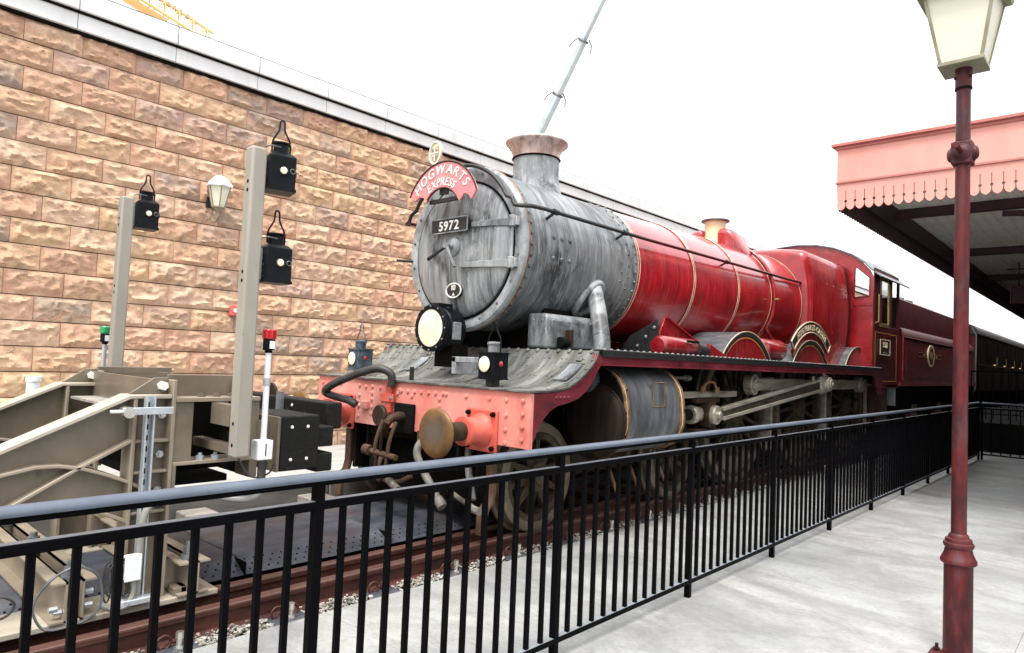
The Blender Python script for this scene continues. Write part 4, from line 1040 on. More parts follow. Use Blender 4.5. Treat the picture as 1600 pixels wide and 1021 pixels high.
# ---- boiler barrel and firebox
bar = MB().lathe([(.755, 6.28), (.762, 6.34), (.80, 8.4), (.855, 10.99)], (0, YC, ZC), 'x', 80).build('boiler_barrel', M['red'], loco, angle=30)
def brad(x): return .762+(x-6.34)*.0205 if x < 8.4 else .80+(x-8.4)*.0212
for (xa, w) in ((6.305, .05), (7.52, .045), (8.72, .045), (9.80, .09), (10.93, .06)):
    r0 = brad(xa)
    b_ = MB().lathe([(r0, xa-w/2), (r0+.009, xa-w/2+.004), (r0+.009, xa+w/2-.004), (r0, xa+w/2)], (0, YC, ZC), 'x', 80).build('boiler_band', M['red'], bar)
    for e in (-1, 1):
        xe = xa+e*(w/2-.004)
        MB().lathe([(r0+.0085, xe-.0065), (r0+.0115, xe-.004), (r0+.0115, xe+.004), (r0+.0085, xe+.0065)], (0, YC, ZC), 'x', 80).build('lining_line', M['lining'], b_)
hw = 1.0
def fb_sec(x, g=0.0, top=3.53):
    pts = [(.86, 1.66), (.95, 1.95), (.99, 2.3), (1.0, 2.6), (.98, 2.9), (.945, 3.18), (.915, top-.20)]
    pts += [(.915-.0-.14*(1-math.cos(R(a)))-.0, top-.20+.14*math.sin(R(a))) for a in (25, 50, 75)]
    pts += [(.68, top-.040), (.40, top-.012), (.0, top)]
    sec = [(x, YC-(d+g), z+(g if z > 3 else 0)) for d, z in pts]+[(x, YC+(d+g), z+(g if z > 3 else 0)) for d, z in pts[::-1][1:]]
    return sec
fbs = []
for (x, sc) in ((10.95, -.085), (10.965, -.05), (11.0, -.02), (11.05, 0), (12.92, 0.0)): fbs.append(fb_sec(x, sc))
fb = MB().loft(fbs).build('firebox', M['redsheet'], loco, angle=35)
for xa, w, mt in ((11.42, .012, 'red'), (12.08, .012, 'red'), (12.86, .09, 'black')):
    g = .006 if w < .05 else .012
    MB().loft([fb_sec(xa-w/2, g), fb_sec(xa+w/2, g)], caps=False).build('firebox_band', M['redsheet' if mt == 'red' else mt], fb)
m = MB()
for (xa, z) in ((11.30, 2.06), (11.55, 2.06), (11.9, 2.0), (12.2, 2.0), (12.5, 2.02), (11.7, 2.98), (12.05, 2.98), (12.4, 2.96), (12.7, 2.96), (12.0, 2.2), (11.45, 2.2), (12.4, 2.2)):
    d = .97+.02*(z-2.0) if z < 2.6 else .975
    p = Vector((xa, YC-d, z)); m.dome(p, (0, -1, 0), .02, .014, 8)
m.build('wash_out_plugs', M['redsheet'], fb)
MB().box(10.0, 12.95, YC-.93, YC+.93, 1.652, 1.75).build('firebox_foundation', M['redsheet'], loco)
MB().box(11.0, 13.0, YC-1.02, YC-.9, 1.66, 1.98).build('side_sheet', M['redsheet'], loco, bevel=.01)
# safety valve bonnet and top feed
sv = MB().lathe([(.21, -.12), (.178, -.05), (.162, .02), (.153, .12), (.153, .22), (.165, .27), (.185, .285)], (9.64, YC, ZC+.90), 'z', 40).build('safety_valve_bonnet', M['cream'], loco)
MB().lathe([(.15, .27), (.20, .275), (.21, .285), (.21, .297), (.20, .305), (.14, .305)], (9.64, YC, ZC+.90), 'z', 40).build('bonnet_rim', M['cylgrey'], sv)
def top_feed(s):
    secs = []
    for (d, zt, zb, w) in ((.12, 3.62, 3.30, .20), (.20, 3.625, 3.28, .22), (.30, 3.60, 3.24, .215), (.38, 3.52, 3.2, .20), (.46, 3.36, 3.15, .18), (.53, 3.24, 3.08, .14)):
        y = YC+s*d
        secs.append([(9.66-w, y, zb), (9.66-w, y, zt-.05), (9.66-w+.05, y, zt), (9.66+w-.05, y, zt), (9.66+w, y, zt-.05), (9.66+w, y, zb)])
    t = MB().loft(secs).build('top_feed_cover', M['redsheet'], loco, bevel=.03, seg=3)
    rp = [(9.80, YC+s*(brad(9.8)+.038)*math.cos(R(a)), ZC+(brad(9.8)+.038)*math.sin(R(a))) for a in range(60, -34, -6)]
    rp += [(9.86, YC+s*.80, ZC-.57), (10.0, YC+s*.83, ZC-.64), (10.2, YC+s*.86, ZC-.66), (10.6, YC+s*.92, ZC-.66)]
    MB().tube(rp, .027, 12).build('feed_pipe', M['redsheet'], loco)
    MB().box(9.76, 9.84, YC+s*.885, YC+s*.945, ZC-.02, ZC+.0).build('pipe_clip', M['brass'], loco)
both(top_feed)
# splashers
def splasher(xc, back):
    yf = 3.60; zc = 1.07; r0 = .925
    a0 = math.degrees(math.asin((1.656-zc)/r0))
    seg_ = arc(xc, zc, r0, a0, 180-a0, 22)
    f = MB().prism(seg_, 'y', yf, yf+.02).build('splasher', M['redsheet'], loco)
    inner = arc(xc, zc, r0-.014, a0, 180-a0, 22); outer = arc(xc, zc, r0+.012, a0, 180-a0, 22)
    MB().prism(outer+inner[::-1], 'y', yf-.012, back).build('splasher_top', M['cylgrey'], f)
    b1 = arc(xc, zc, r0+.020, a0, 180-a0, 22); b0 = arc(xc, zc, r0-.040, a0, 180-a0, 22)
    MB().prism(b1+b0[::-1], 'y', yf-.018, yf-.003).build('splasher_bead', M['plate_black'], f)
    l1 = arc(xc, zc, r0-.052, a0+1, 179-a0, 22); l0 = arc(xc, zc, r0-.066, a0+1, 179-a0, 22)
    MB().prism(l1+l0[::-1], 'y', yf-.006, yf+.0005).build('splasher_lining', M['orange_line'], f)
    l1 = arc(xc, zc, r0+.024, a0, 180-a0, 22); l0 = arc(xc, zc, r0+.014, a0, 180-a0, 22)
    MB().prism(l1+l0[::-1], 'y', yf-.020, yf-.010).build('splasher_edge', M['lining'], f)
    dm = MB().box(xc-.70, xc+.70, yf-.004, yf+.001, 1.656, 1.70)
    return f
for xc, bk in ((8.30, 4.15), (10.57, 3.80), (12.93, 3.80)): splasher(xc, bk)
# the far side keeps simple splashers
for xc in (8.30, 10.57, 12.93):
    a0 = math.degrees(math.asin((1.656-1.07)/.925))
    MB().prism(arc(xc, 1.07, .925, a0, 180-a0, 20), 'y', 5.5, 5.84).build('splasher', M['redsheet'], loco)
# name plate over the middle splasher, with its red backing sheet
zc = 1.07; NX = 10.555; ny = 3.575
bk = arc(NX, zc, 1.075, 46, 134, 20); ik = arc(NX, zc, .93, 46, 134, 20)
nb = MB().prism(bk+ik[::-1], 'y', 3.60, 3.62).build('name_plate_backing', M['redsheet'], loco)
o1 = arc(NX, zc, 1.215, 47.5, 132.5, 24); o0 = arc(NX, zc, 1.06, 47.5, 132.5, 24)
npt = MB().prism(o1+o0[::-1], 'y', ny, ny+.025).build('name_plate', M['plate_black'], loco, bevel=.002)
loop = [(p[0], ny-.002, p[1]) for p in o1]+[(p[0], ny-.002, p[1]) for p in o0[::-1]]; loop.append(loop[0])
MB().tube(loop, .011, 6).build('plate_border', M['lining'], npt)
def side_arc(rad, sh=0):
    def f(s):
        t = s/rad+sh
        return (Vector((NX+rad*math.sin(t), ny-.001, zc+rad*math.cos(t))), Vector((math.cos(t), 0, -math.sin(t))), Vector((math.sin(t), 0, math.cos(t))), Vector((0, -1, 0)))
    return f
m = MB(); text(m, 'HOGWARTS CASTLE', .118, side_arc(1.094), ext=.07, off=.016, gap=.10); m.build('lettering', M['lining'], npt, smooth=False)
# gusset, sand box and pipe shapes ahead of the first splasher, reverser drum behind it
g = MB().prism([(6.42, 1.656), (6.42, 1.90), (6.52, 2.06), (7.72, 1.656)], 'y', 3.74, 3.765).build('gusset_plate', M['redsheet'], loco, bevel=.003)
MB().prism([(3.74, 1.656), (3.765, 2.03), (4.10, 1.86), (4.25, 1.656)], 'x', 6.40, 6.425).build('gusset_front', M['plate_black'], g)
MB().bar((6.52, 3.735, 2.066), (7.74, 3.735, 1.660), .06, .014, up=(.3, 0, 1)).build('gusset_flange', M['redsheet'], g)
m = MB()
for (y, z) in ((3.80, 1.95), (3.90, 1.85), (4.0, 1.75)): m.dome((6.40, y, z), (-1, 0, 0), .02, .016, 6)
m.build('gusset_bolts', M['greymetal'], g)
m = MB().lathe([(0, 6.16), (.08, 6.17), (.105, 6.21), (.105, 6.86), (.08, 6.90), (0, 6.90)], (0, 3.62, 1.75), 'x', 24); lub = m.build('lubricator_drum', M['redsheet'], loco)
MB().box(6.60, 6.86, 3.505, 3.52, 1.80, 1.825).build('drum_slot', M['soot'], lub)
MB().cyl((6.92, 3.60, 1.745), (7.14, 3.60, 1.72), .088, 20).build('drum_end', M['plate_black'], lub)
MB().prism([(7.14, 1.656), (7.14, 1.81), (7.70, 1.656)], 'y', 3.52, 3.66).build('drum_step', M['redsheet'], lub, bevel=.004)
m = MB().lathe([(0, 8.96), (.10, 8.97), (.145, 9.02), (.15, 9.10), (.15, 9.62), (.13, 9.68), (0, 9.70)], (0, 3.74, 1.82), 'x', 28); m.build('reverser_drum', M['redsheet'], loco)
MB().box(11.35, 12.0, 3.62, 3.72, 1.656, 1.70).build('side_step', M['buffer_red'], loco, bevel=.004)
# ---- cab
CF, CR, CYN, CYF = 13.05, 14.78, 3.40, 6.04
cf = []          # front sheet outline (y, z), left half computed then mirrored
top = [(.0, 3.90), (.35, 3.875), (.65, 3.80), (.95, 3.665), (1.15, 3.515), (1.27, 3.38), (1.32, 3.27)]
outl = [(YC-1.32, 1.656)]+[(YC-d, z) for d, z in top[::-1]]+[(YC+d, z) for d, z in top[1:]]+[(YC+1.32, 1.656)]
def fill_with_hole(outline, hole, x0, x1):
    """plate between an outline and one hole, both as (y, z) loops"""
    bm = bmesh.new()
    vo = [bm.verts.new((x0, p[0], p[1])) for p in outline]; vh = [bm.verts.new((x0, p[0], p[1])) for p in hole]
    ed = [bm.edges.new((vo[i], vo[(i+1) % len(vo)])) for i in range(len(vo))]+[bm.edges.new((vh[i], vh[(i+1) % len(vh)])) for i in range(len(vh))]
    bmesh.ops.triangle_fill(bm, edges=ed, use_beauty=True)
    bm.verts.index_update()
    vs = [tuple(v.co) for v in bm.verts]; fs = [tuple(v.index for v in f.verts) for f in bm.faces]
    bm.free(); n = len(vs)
    m = MB().add(vs+[(x1, v[1], v[2]) for v in vs], fs+[tuple(i+n for i in f[::-1]) for f in fs])
    a = len(outline)
    m.f += [(i, (i+1) % a, n+(i+1) % a, n+i) for i in range(a)]
    b = len(hole)
    m.f += [(a+i, a+(i+1) % b, n+a+(i+1) % b, n+a+i) for i in range(b)]
    return m
winn = [(3.455, 2.92), (3.455, 3.235), (3.50, 3.285), (3.665, 3.435), (3.695, 3.415), (3.705, 2.90)]
half = [(YC, 1.656), (YC-1.32, 1.656)]+[(YC-d, z) for d, z in top[::-1]]
cab = fill_with_hole(half, winn, CF, CF+.02).build('cab_front', M['redsheet'], loco, smooth=False)
half2 = [(2*YC-p[0], p[1]) for p in half]; winf = [(2*YC-p[0], p[1]) for p in winn]
fill_with_hole(half2, winf, CF, CF+.02).build('cab_front', M['redsheet'], loco, smooth=False)
m = MB().tube([(CF-.003, p[0], p[1]) for p in winn+[winn[0]]], .012, 6); m.build('window_frame', M['valance_red'], cab)
MB().box(CF+.012, CF+.016, 3.455, 3.70, 2.91, 3.42).build('window_pane', M['glass'], cab) if False else None
MB().box(CF-.008, CF, 3.40, 3.72, 2.75, 2.80).build('rivet_strip', M['redsheet'], cab)
m = MB()
for z in (2.765, 2.785):
    for i in range(4): m.dome((CF-.008, 3.43+.085*i, z-.0), (-1, 0, 0), .012, .008, 6)
for i in range(10): 
    m.dome((CF, 3.44+.0*i, 1.75+.09*i), (-1, 0, 0), .010, .007, 6)
for d, z in top: m.dome((CF, YC-d+.03, z-.05), (-1, 0, 0), .012, .008, 6)
m.build('rivets', M['redsheet'], cab, kind='stuff')
# cab side near: lower panel, window post, brass-framed window, open doorway behind it
def cab_side(y0):
    sgn = -1 if y0 < YC else 1
    c = MB().box(CF+.02, 14.70, y0, y0+.02, 1.30, 2.42).build('cab_side', M['maroon'], loco, bevel=.003)
    MB().box(CF+.02, 13.42, y0+.001, y0+.019, 2.42, 3.30).build('side_post', M['maroon'], c)
    MB().box(14.08, 14.26, y0+.001, y0+.019, 2.42, 3.33).build('side_post', M['maroon'], c)
    MB().box(14.70, 14.78, y0-.002, y0+.04, 1.30, 3.36).build('end_post', M['maroon'], c, bevel=.004)
    MB().box(CF+.02, 14.70, y0+.001, y0+.019, 3.30, 3.42).build('side_header', M['maroon'], c)
    fr = MB()
    for (a, b, z0, z1) in ((13.42, 13.50, 2.44, 3.30), (14.0, 14.08, 2.44, 3.30), (13.42, 14.08, 3.24, 3.30), (13.42, 14.08, 2.40, 2.47)):
        fr.box(a, b, y0-.008, y0+.026, z0, z1)
    fr.build('window_frame', M['brass'], c, bevel=.004)
    MB().box(13.50, 14.0, y0+.008, y0+.012, 2.47, 3.24).build('window_pane', M['glass'], c)
    MB().tube([(13.26, y0, 2.45), (13.26, y0-.06, 2.47), (13.26, y0-.06, 2.95), (13.26, y0, 2.97)], .016, 8).build('grab_rail', M['maroon'], c)
    MB().tube([(13.15, y0, 2.45), (13.15, y0-.05, 2.48), (13.15, y0-.05, 2.95)], .012, 8).build('grab_rail', M['brass'], c)
    ln = MB()
    for (a, b, z0, z1) in ((13.14, 14.6, 2.29, 2.30), (13.14, 14.6, 1.42, 1.43), (13.14, 13.15, 1.42, 2.30), (14.59, 14.60, 1.42, 2.30)): ln.box(a, b, y0-.002, y0+.001, z0, z1)
    ln.build('lining_line', M['orange_line'], c)
    return c
cs = cab_side(CYN-.02); cab_side(CYF)
pq = MB().box(13.38, 14.02, CYN-.045, CYN-.02, 1.90, 2.17).build('cab_number_plate', M['plate_black'], loco, bevel=.004)
m = MB(); flat_text(m, '5972', .145, (13.70, CYN-.046, 2.035), (1, 0, 0), (0, 0, 1), (0, -1, 0), ext=.05, off=.012, gap=.1); m.build('numerals', M['lining'], pq, smooth=False)
m = MB()
for (a, b) in (((13.38, 1.90), (14.02, 1.90)), ((13.38, 2.17), (14.02, 2.17)), ((13.38, 1.90), (13.38, 2.17)), ((14.02, 1.90), (14.02, 2.17))): m.cyl((a[0], CYN-.045, a[1]), (b[0], CYN-.045, b[1]), .008, 6)
m.box(13.55, 13.85, CYN-.048, CYN-.044, 1.935, 1.945)
m.build('plate_border', M['lining'], pq)
rp = [(YC-1.46, 3.26), (YC-1.40, 3.31)]+[(YC-d*1.02, z+.02) for d, z in top[::-1][1:]]+[(YC+d*1.02, z+.02) for d, z in top[1:-1]]+[(YC+1.40, 3.31), (YC+1.46, 3.26)]
MB().sheet([(p[0], p[1]) for p in rp], 'x', CF-.03, 15.05, .02, 1).build('cab_roof', M['cylgrey'], loco, smooth=True)
MB().box(CF, 14.7, CYN, CYF, 1.50, 1.62).build('cab_floor', M['soot'], loco)
MB().box(13.95, 14.75, CYN-.02, CYN+.45, 1.33, 1.36).build('cab_step', M['bright'], loco)
MB().box(14.2, 14.3, CYN+.06, CYN+.5, .5, 1.35).build('step_hanger', M['guardtan'], loco)
MB().box(13.5, 14.3, 3.75, 3.95, .55, 1.25).build('injector', M['guardtan'], loco, bevel=.05)
# ---- front end fittings
# vacuum hose on its swan neck
vb = MB().box(3.805, 3.84, 4.915, 5.0, 1.02, 1.31).build('vacuum_pipe_bracket', M['buffer_red'], loco, bevel=.006)
MB().box(3.79, 3.815, 4.87, 5.05, 1.12, 1.19).build('pipe_clamp', M['buffer_red'], vb, bevel=.004)
MB().dome((3.79, 4.90, 1.155), (-1, 0, 0), .02, .016, 8).build('clamp_bolt', M['greymetal'], vb)
MB().cyl((3.80, 4.965, .86), (3.80, 4.965, 1.03), .022, 10).build('stand_pipe', M['beam_red'], vb)
ctl = [(3.79, 4.90, 1.26), (3.78, 4.89, 1.36), (3.74, 4.94, 1.405), (3.70, 5.02, 1.41), (3.66, 5.16, 1.375), (3.62, 5.36, 1.305), (3.60, 5.52, 1.245), (3.60, 5.63, 1.195), (3.61, 5.66, 1.165), (3.63, 5.64, 1.145), (3.66, 5.55, 1.125), (3.70, 5.43, 1.105), (3.72, 5.37, 1.085), (3.74, 5.34, 1.06)]
def smooth_path(c, k=6):
    c = [Vector(q) for q in c]; out = []
    for i in range(len(c)-1):
        p0, p1, p2, p3 = c[max(i-1, 0)], c[i], c[i+1], c[min(i+2, len(c)-1)]
        for j in range(k):
            t = j/k
            out.append(.5*((2*p1)+(p2-p0)*t+(2*p0-5*p1+4*p2-p3)*t*t+(3*p1-p0-3*p2+p3)*t**3))
    out.append(c[-1]); return out
sp_ = smooth_path(ctl, 14)
MB().tube(sp_, .034, 12, rad=[.034+(.0035 if i % 2 else 0) for i in range(len(sp_))]).build('vacuum_hose', M['rubber'], loco, angle=80)
MB().box(3.80, 3.84, 5.27, 5.36, 1.03, 1.10).build('hose_plug', M['beam_red'], loco, bevel=.004)
# draw hook and screw coupling
dh = MB().box(3.80, 3.838, 4.60, 4.86, .86, 1.12).build('draw_hook', M['soot'], loco, bevel=.01)
hk = smooth_path([(3.84, 4.73, 1.0), (3.74, 4.73, 1.01), (3.66, 4.73, .98), (3.62, 4.74, .91), (3.65, 4.76, .85), (3.71, 4.76, .86)], 5)
MB().tube(hk, .03, 10, rad=[.045-.0009*i for i in range(len(hk))]).build('hook', M['cylbrown'], dh)
m = MB().lathe([(0, 3.70), (.085, 3.70), (.095, 3.71), (.095, 3.735), (0, 3.735)], (0, 4.95, 1.0), 'x', 24); m.build('hose_cover', M['cylbrown'], dh)
for yl in (4.66, 4.84):
    MB().tube(smooth_path([(3.68, yl, .97), (3.64, yl+.01, .86), (3.62, yl+.02, .74), (3.63, yl+.02, .66)], 4), .017, 8).build('shackle_link', M['guardtan'], dh)
MB().cyl((3.63, 4.58, .68), (3.63, 4.98, .70), .026, 10).cyl((3.63, 4.93, .70), (3.63, 5.02, .705), .045, 10).build('coupling_screw', M['guardtan'], dh)
MB().tube(smooth_path([(3.63, 4.70, .68), (3.61, 4.70, .55), (3.61, 4.76, .47), (3.62, 4.84, .53), (3.63, 4.84, .68)], 5), .017, 8).build('shackle_link', M['cylbrown'], dh)
MB().tube([(3.62, 4.78, .72), (3.58, 4.72, .90), (3.58, 4.70, .93)], .014, 8).cyl((3.58, 4.69, .94), (3.58, 4.66, .98), .03, 8).build('coupling_lever', M['cylbrown'], dh)
# pale pipes and hoses hanging under the beam
MB().tube(smooth_path([(3.84, 4.36, .90), (3.72, 4.37, .83), (3.68, 4.37, .74), (3.69, 4.30, .62), (3.70, 4.20, .50), (3.70, 4.10, .40)], 5), .032, 10).cyl((3.70, 4.11, .41), (3.70, 4.05, .355), .042, 10).build('steam_heat_pipe', M['pipegrey'], loco)
MB().tube(smooth_path([(3.95, 4.30, .45), (3.85, 4.05, .42), (3.75, 3.80, .41), (3.70, 3.68, .40)], 4), .02, 8).cyl((3.70, 3.70, .40), (3.69, 3.63, .395), .03, 8).build('drain_pipe', M['pipegrey'], loco)
MB().tube(smooth_path([(4.0, 4.10, .85), (3.92, 4.0, .65), (3.88, 3.92, .50), (3.86, 3.88, .42)], 4), .03, 8).build('sand_pipe', M['pipegrey'], loco)
MB().tube(smooth_path([(3.8, 5.0, .62), (3.72, 4.95, .50), (3.72, 4.82, .45), (3.74, 4.66, .46), (3.78, 4.55, .52)], 5), .022, 8).build('brake_hose', M['guardtan'], loco)
MB().cyl((3.72, 4.78, .46), (3.70, 4.62, .40), .034, 10).build('hose_coupling', M['pipegrey'], loco)
MB().cyl((3.85, 4.55, .90), (3.85, 4.55, .60), .02, 8).build('pipe_stub', M['guardtan'], loco)
for s in (-1, 1):
    y = yy(s, .97)
    gi = [(3.93, y, .88), (3.93, y, .50), (3.91, y, .42), (3.86, y, .37), (3.84, y, .30), (3.84, y, .17)]
    secs = [[(p[0]-.02, p[1]-.045, p[2]), (p[0]-.02, p[1]+.045, p[2]), (p[0]+.02, p[1]+.045, p[2]), (p[0]+.02, p[1]-.045, p[2])] for p in gi]
    MB().loft(secs).build('guard_iron', M['guardtan'], loco, bevel=.006)
    MB().box(3.90, 4.2, yy(s, .84)-.02, yy(s, .84)+.02, .45, .9).build('guard_bracket', M['soot'], loco)
MB().box(3.92, 3.98, 5.22, 5.34, .35, .90).build('front_post', M['soot'], loco)
MB().box(4.1, 4.14, 3.9, 5.6, .30, .75).build('bogie_headstock', M['soot'], loco)
# electric headlamp low on the smokebox front
hz = 1.80
hl = MB().lathe([(.0, 4.40), (.12, 4.39), (.165, 4.37), (.19, 4.34), (.19, 4.22), (.20, 4.21), (.20, 4.17), (.192, 4.16), (.192, 4.115), (.212, 4.11), (.218, 4.095), (.214, 4.075), (.19, 4.068), (.172, 4.07), (.170, 4.08)], (0, YC+.02, hz), 'x', 44).build('headlamp', M['lanternblack'], loco)
MB().lathe([(0, 4.062), (.06, 4.064), (.12, 4.069), (.174, 4.079)], (0, YC+.02, hz), 'x', 40).build('lens', M['headlens'], hl)
m = MB()
for k in range(12):
    a = 2*PI*k/12; m.dome((4.07, YC+.02+.2*math.cos(a), hz+.2*math.sin(a)), (-1, 0, 0), .010, .008, 6)
m.build('rim_screws', M['greymetal'], hl)
MB().box(4.12, 4.30, YC-.03, YC+.09, hz+.18, hz+.235).box(4.18, 4.24, YC-.10, YC-.05, hz+.14, hz+.20).build('cap_vent', M['lanternblack'], hl, bevel=.01)
MB().box(4.17, 4.26, YC+.02-.222, YC+.02-.19, hz-.10, hz+.06).build('side_latch', M['greymetal'], hl, bevel=.006)
MB().box(4.25, 4.45, YC-.1, YC+.14, 1.45, 1.66).build('lamp_stand', M['soot'], hl)
# lamp irons
for (y, h) in ((4.80, 1.44), (5.64, 1.42), (3.82, 1.42)):
    MB().box(3.93, 3.945, y-.022, y+.022, 1.31, h).build('lamp_iron', M['black'], loco)
MB().box(4.0, 4.05, 3.92, 4.35, 1.50, 1.55).box(4.0, 4.30, 4.30, 4.35, 1.40, 1.55).build('foot_step', M['greymetal'], loco, bevel=.006)

# ================================================================== tender and coach
TY = 3.35
td = thing('tender', 'dark maroon coal tender with gilt oval crest coupled behind the red cab', 'tender', (15.0, YC, RAIL))
def both_t(fn):
    for s in (-1, 1): fn(s)
tsec = [(3.36, 1.42), (3.36, 2.30), (3.40, 2.42), (3.47, 2.50), (3.47, 3.06), (3.49, 3.08)]
full = tsec+[(2*YC-p[0], p[1]) for p in tsec[::-1]]
MB().prism(full, 'x', 15.05, 23.1).build('tank_body', M['tender_red'], td, angle=30)
MB().prism([(3.46, 1.5), (3.46, 3.06), (2*YC-3.46, 3.06), (2*YC-3.46, 1.5)], 'x', 14.98, 15.06).build('tank_front', M['cylgrey'], td)
MB().box(14.95, 15.02, 3.44, 3.60, 2.5, 3.05).build('handrail_plate', M['black'], td)
MB().tube([(15.03, 3.37, 1.45), (15.03, 3.365, 2.30), (15.03, 3.40, 2.44), (15.04, 3.46, 2.52), (15.04, 3.455, 3.08)], .018, 8).build('front_beading', M['valance_red'], td)
MB().tube([(15.1, 3.352, 2.30), (23.05, 3.352, 2.30)], .012, 6).build('side_beading', M['cylbrown'], td)
MB().box(15.1, 23.0, 3.463, 3.475, 3.045, 3.075).build('top_beading', M['orange_line'], td) if False else None
MB().box(14.75, 23.2, 3.33, 2*YC-3.33, 1.34, 1.42).build('tender_platform', M['valance_red'], td)
MB().box(14.9, 23.2, 3.44, 2*YC-3.44, .8, 1.34).build('tender_frame', M['soot'], td)
MB().box(14.86, 15.02, 3.45, 3.75, .95, 1.34).build('step_plate', M['zinc'], td, bevel=.006)
ln = MB()
for (a, b, z0, z1) in ((15.25, 22.9, 1.52, 1.535), (15.25, 22.9, 2.20, 2.215), (15.25, 15.262, 1.52, 2.2), (22.89, 22.9, 1.52, 2.2), (15.25, 22.9, 1.755, 1.762)):
    ln.box(a, b, 3.356, 3.361, z0, z1)
ln.build('lining_line', M['valance_red'], td)
ov = [(17.45+.33*math.cos(2*PI*i/40), 2.0+.245*math.sin(2*PI*i/40)) for i in range(40)]
ce = MB().prism(ov, 'y', 3.345, 3.362).build('oval_crest', M['cream'], td)
ov2 = [(17.45+.23*math.cos(2*PI*i/40), 2.0+.19*math.sin(2*PI*i/40)) for i in range(40)]
MB().prism(ov2, 'y', 3.340, 3.346).build('crest_field', M['tender_red'], ce)
MB().prism([(17.35, 2.09), (17.55, 2.09), (17.55, 1.98), (17.45, 1.88), (17.35, 1.98)], 'y', 3.336, 3.341).build('crest_shield', M['brass'], ce)
for sg in (-1, 1):
    for z in (1.955, 2.045):
        xa = 17.45+sg*.75; MB().box(xa-.33, xa+.33, 3.352, 3.361, z-.006, z+.006).build('gilt_line', M['brass'], ce)
    MB().box(17.45+sg*.62-.05, 17.45+sg*.62+.05, 3.352, 3.361, 1.975, 2.025).build('gilt_mark', M['brass'], ce)
rc = random.Random(5); cb = MB()
for i in range(420):
    x, y = rc.uniform(15.5, 22.8), rc.uniform(3.62, 5.82); r = rc.uniform(.06, .17)
    m_ = Matrix.Rotation(rc.uniform(0, 6), 3, 'Z') @ Matrix.Rotation(rc.uniform(0, 6), 3, 'X')
    h = 3.02+.09*math.sin(x*1.3)+.05*math.cos(y*4)
    cb.add([Vector((x, y, h))+m_ @ Vector((q[0]*r, q[1]*r*.8, q[2]*r*.7)) for q in ico], icf)
cb.build('coal', M['coal'], td, smooth=False, kind='stuff')
for xc in (16.3, 18.7, 21.1):
    MB().lathe([(.44, -.05), (.63, -.05), (.63, .05), (.44, .05)], (xc, 3.70, RAIL+.62), 'y', 32, closed=True).build('wheel', M['darkwheel'], td)
    MB().box(xc-.18, xc+.18, 3.40, 3.55, .55, .95).build('axle_box', M['guardtan'], td, bevel=.02)
    MB().bar((xc-.6, 3.47, 1.02), (xc+.6, 3.47, 1.02), .09, .10).build('leaf_spring', M['soot'], td)
MB().box(23.2, 23.24, 3.4, 6.04, 1.0, 1.5).build('rear_buffer_beam', M['maroon'], td)

co = thing('railway_coach', 'nearly black railway coach standing behind the tender under the canopy', 'coach', (23.6, YC, RAIL))
MB().box(23.62, 42, 3.36, 2*YC-3.36, 1.15, 2.86).build('coach_body', M['coach_dark'], co, bevel=.03)
roof = [(3.33, 2.83), (3.36, 2.95), (3.48, 3.08), (3.80, 3.22), (4.3, 3.32), (YC, 3.35)]
MB().prism(roof+[(2*YC-p[0], p[1]) for p in roof[::-1][1:]], 'x', 23.55, 42.1).build('coach_roof', M['black'], co)
MB().box(23.58, 23.64, 3.42, 2*YC-3.42, 1.15, 2.95).build('coach_end', M['maroon'], co)
MB().tube([(23.56, 3.42, 1.2), (23.56, 3.40, 2.8), (23.57, 3.52, 3.05), (23.58, 4.0, 3.24)], .022, 8).build('end_rail', M['cylgrey'], co)
MB().box(23.3, 23.6, 4.2, 5.24, 1.2, 2.9).build('gangway', M['soot'], co, bevel=.05)
for k in range(8):
    xa = 25.2+2.15*k
    f = MB().box(xa, xa+1.05, 3.345, 3.362, 2.05, 2.72).build('window_frame', M['coach_dark'], co, bevel=.006)
    MB().box(xa+.05, xa+1.0, 3.342, 3.348, 2.10, 2.67).build('window_pane', M['darkglass'], f)
    d = MB().box(xa+1.25, xa+1.95, 3.347, 3.362, 1.22, 2.75).build('coach_door', M['coach_dark'], co, bevel=.006)
    MB().cyl((xa+1.35, 3.35, 1.98), (xa+1.35, 3.30, 1.98), .035, 10).build('door_handle', M['brass'], d)
    MB().cyl((xa+1.85, 3.33, 2.0), (xa+1.85, 3.33, 2.25), .011, 8).build('grab_handle', M['brass'], d)
MB().box(23.7, 42, 3.35, 3.362, 2.82, 2.84).build('gilt_line', M['brass'], co)
MB().box(23.7, 42, 3.35, 3.362, 1.95, 1.965).build('gilt_line', M['maroon'], co)
MB().box(24, 41.5, 3.5, 2*YC-3.5, .35, 1.15).build('coach_underframe', M['soot'], co)

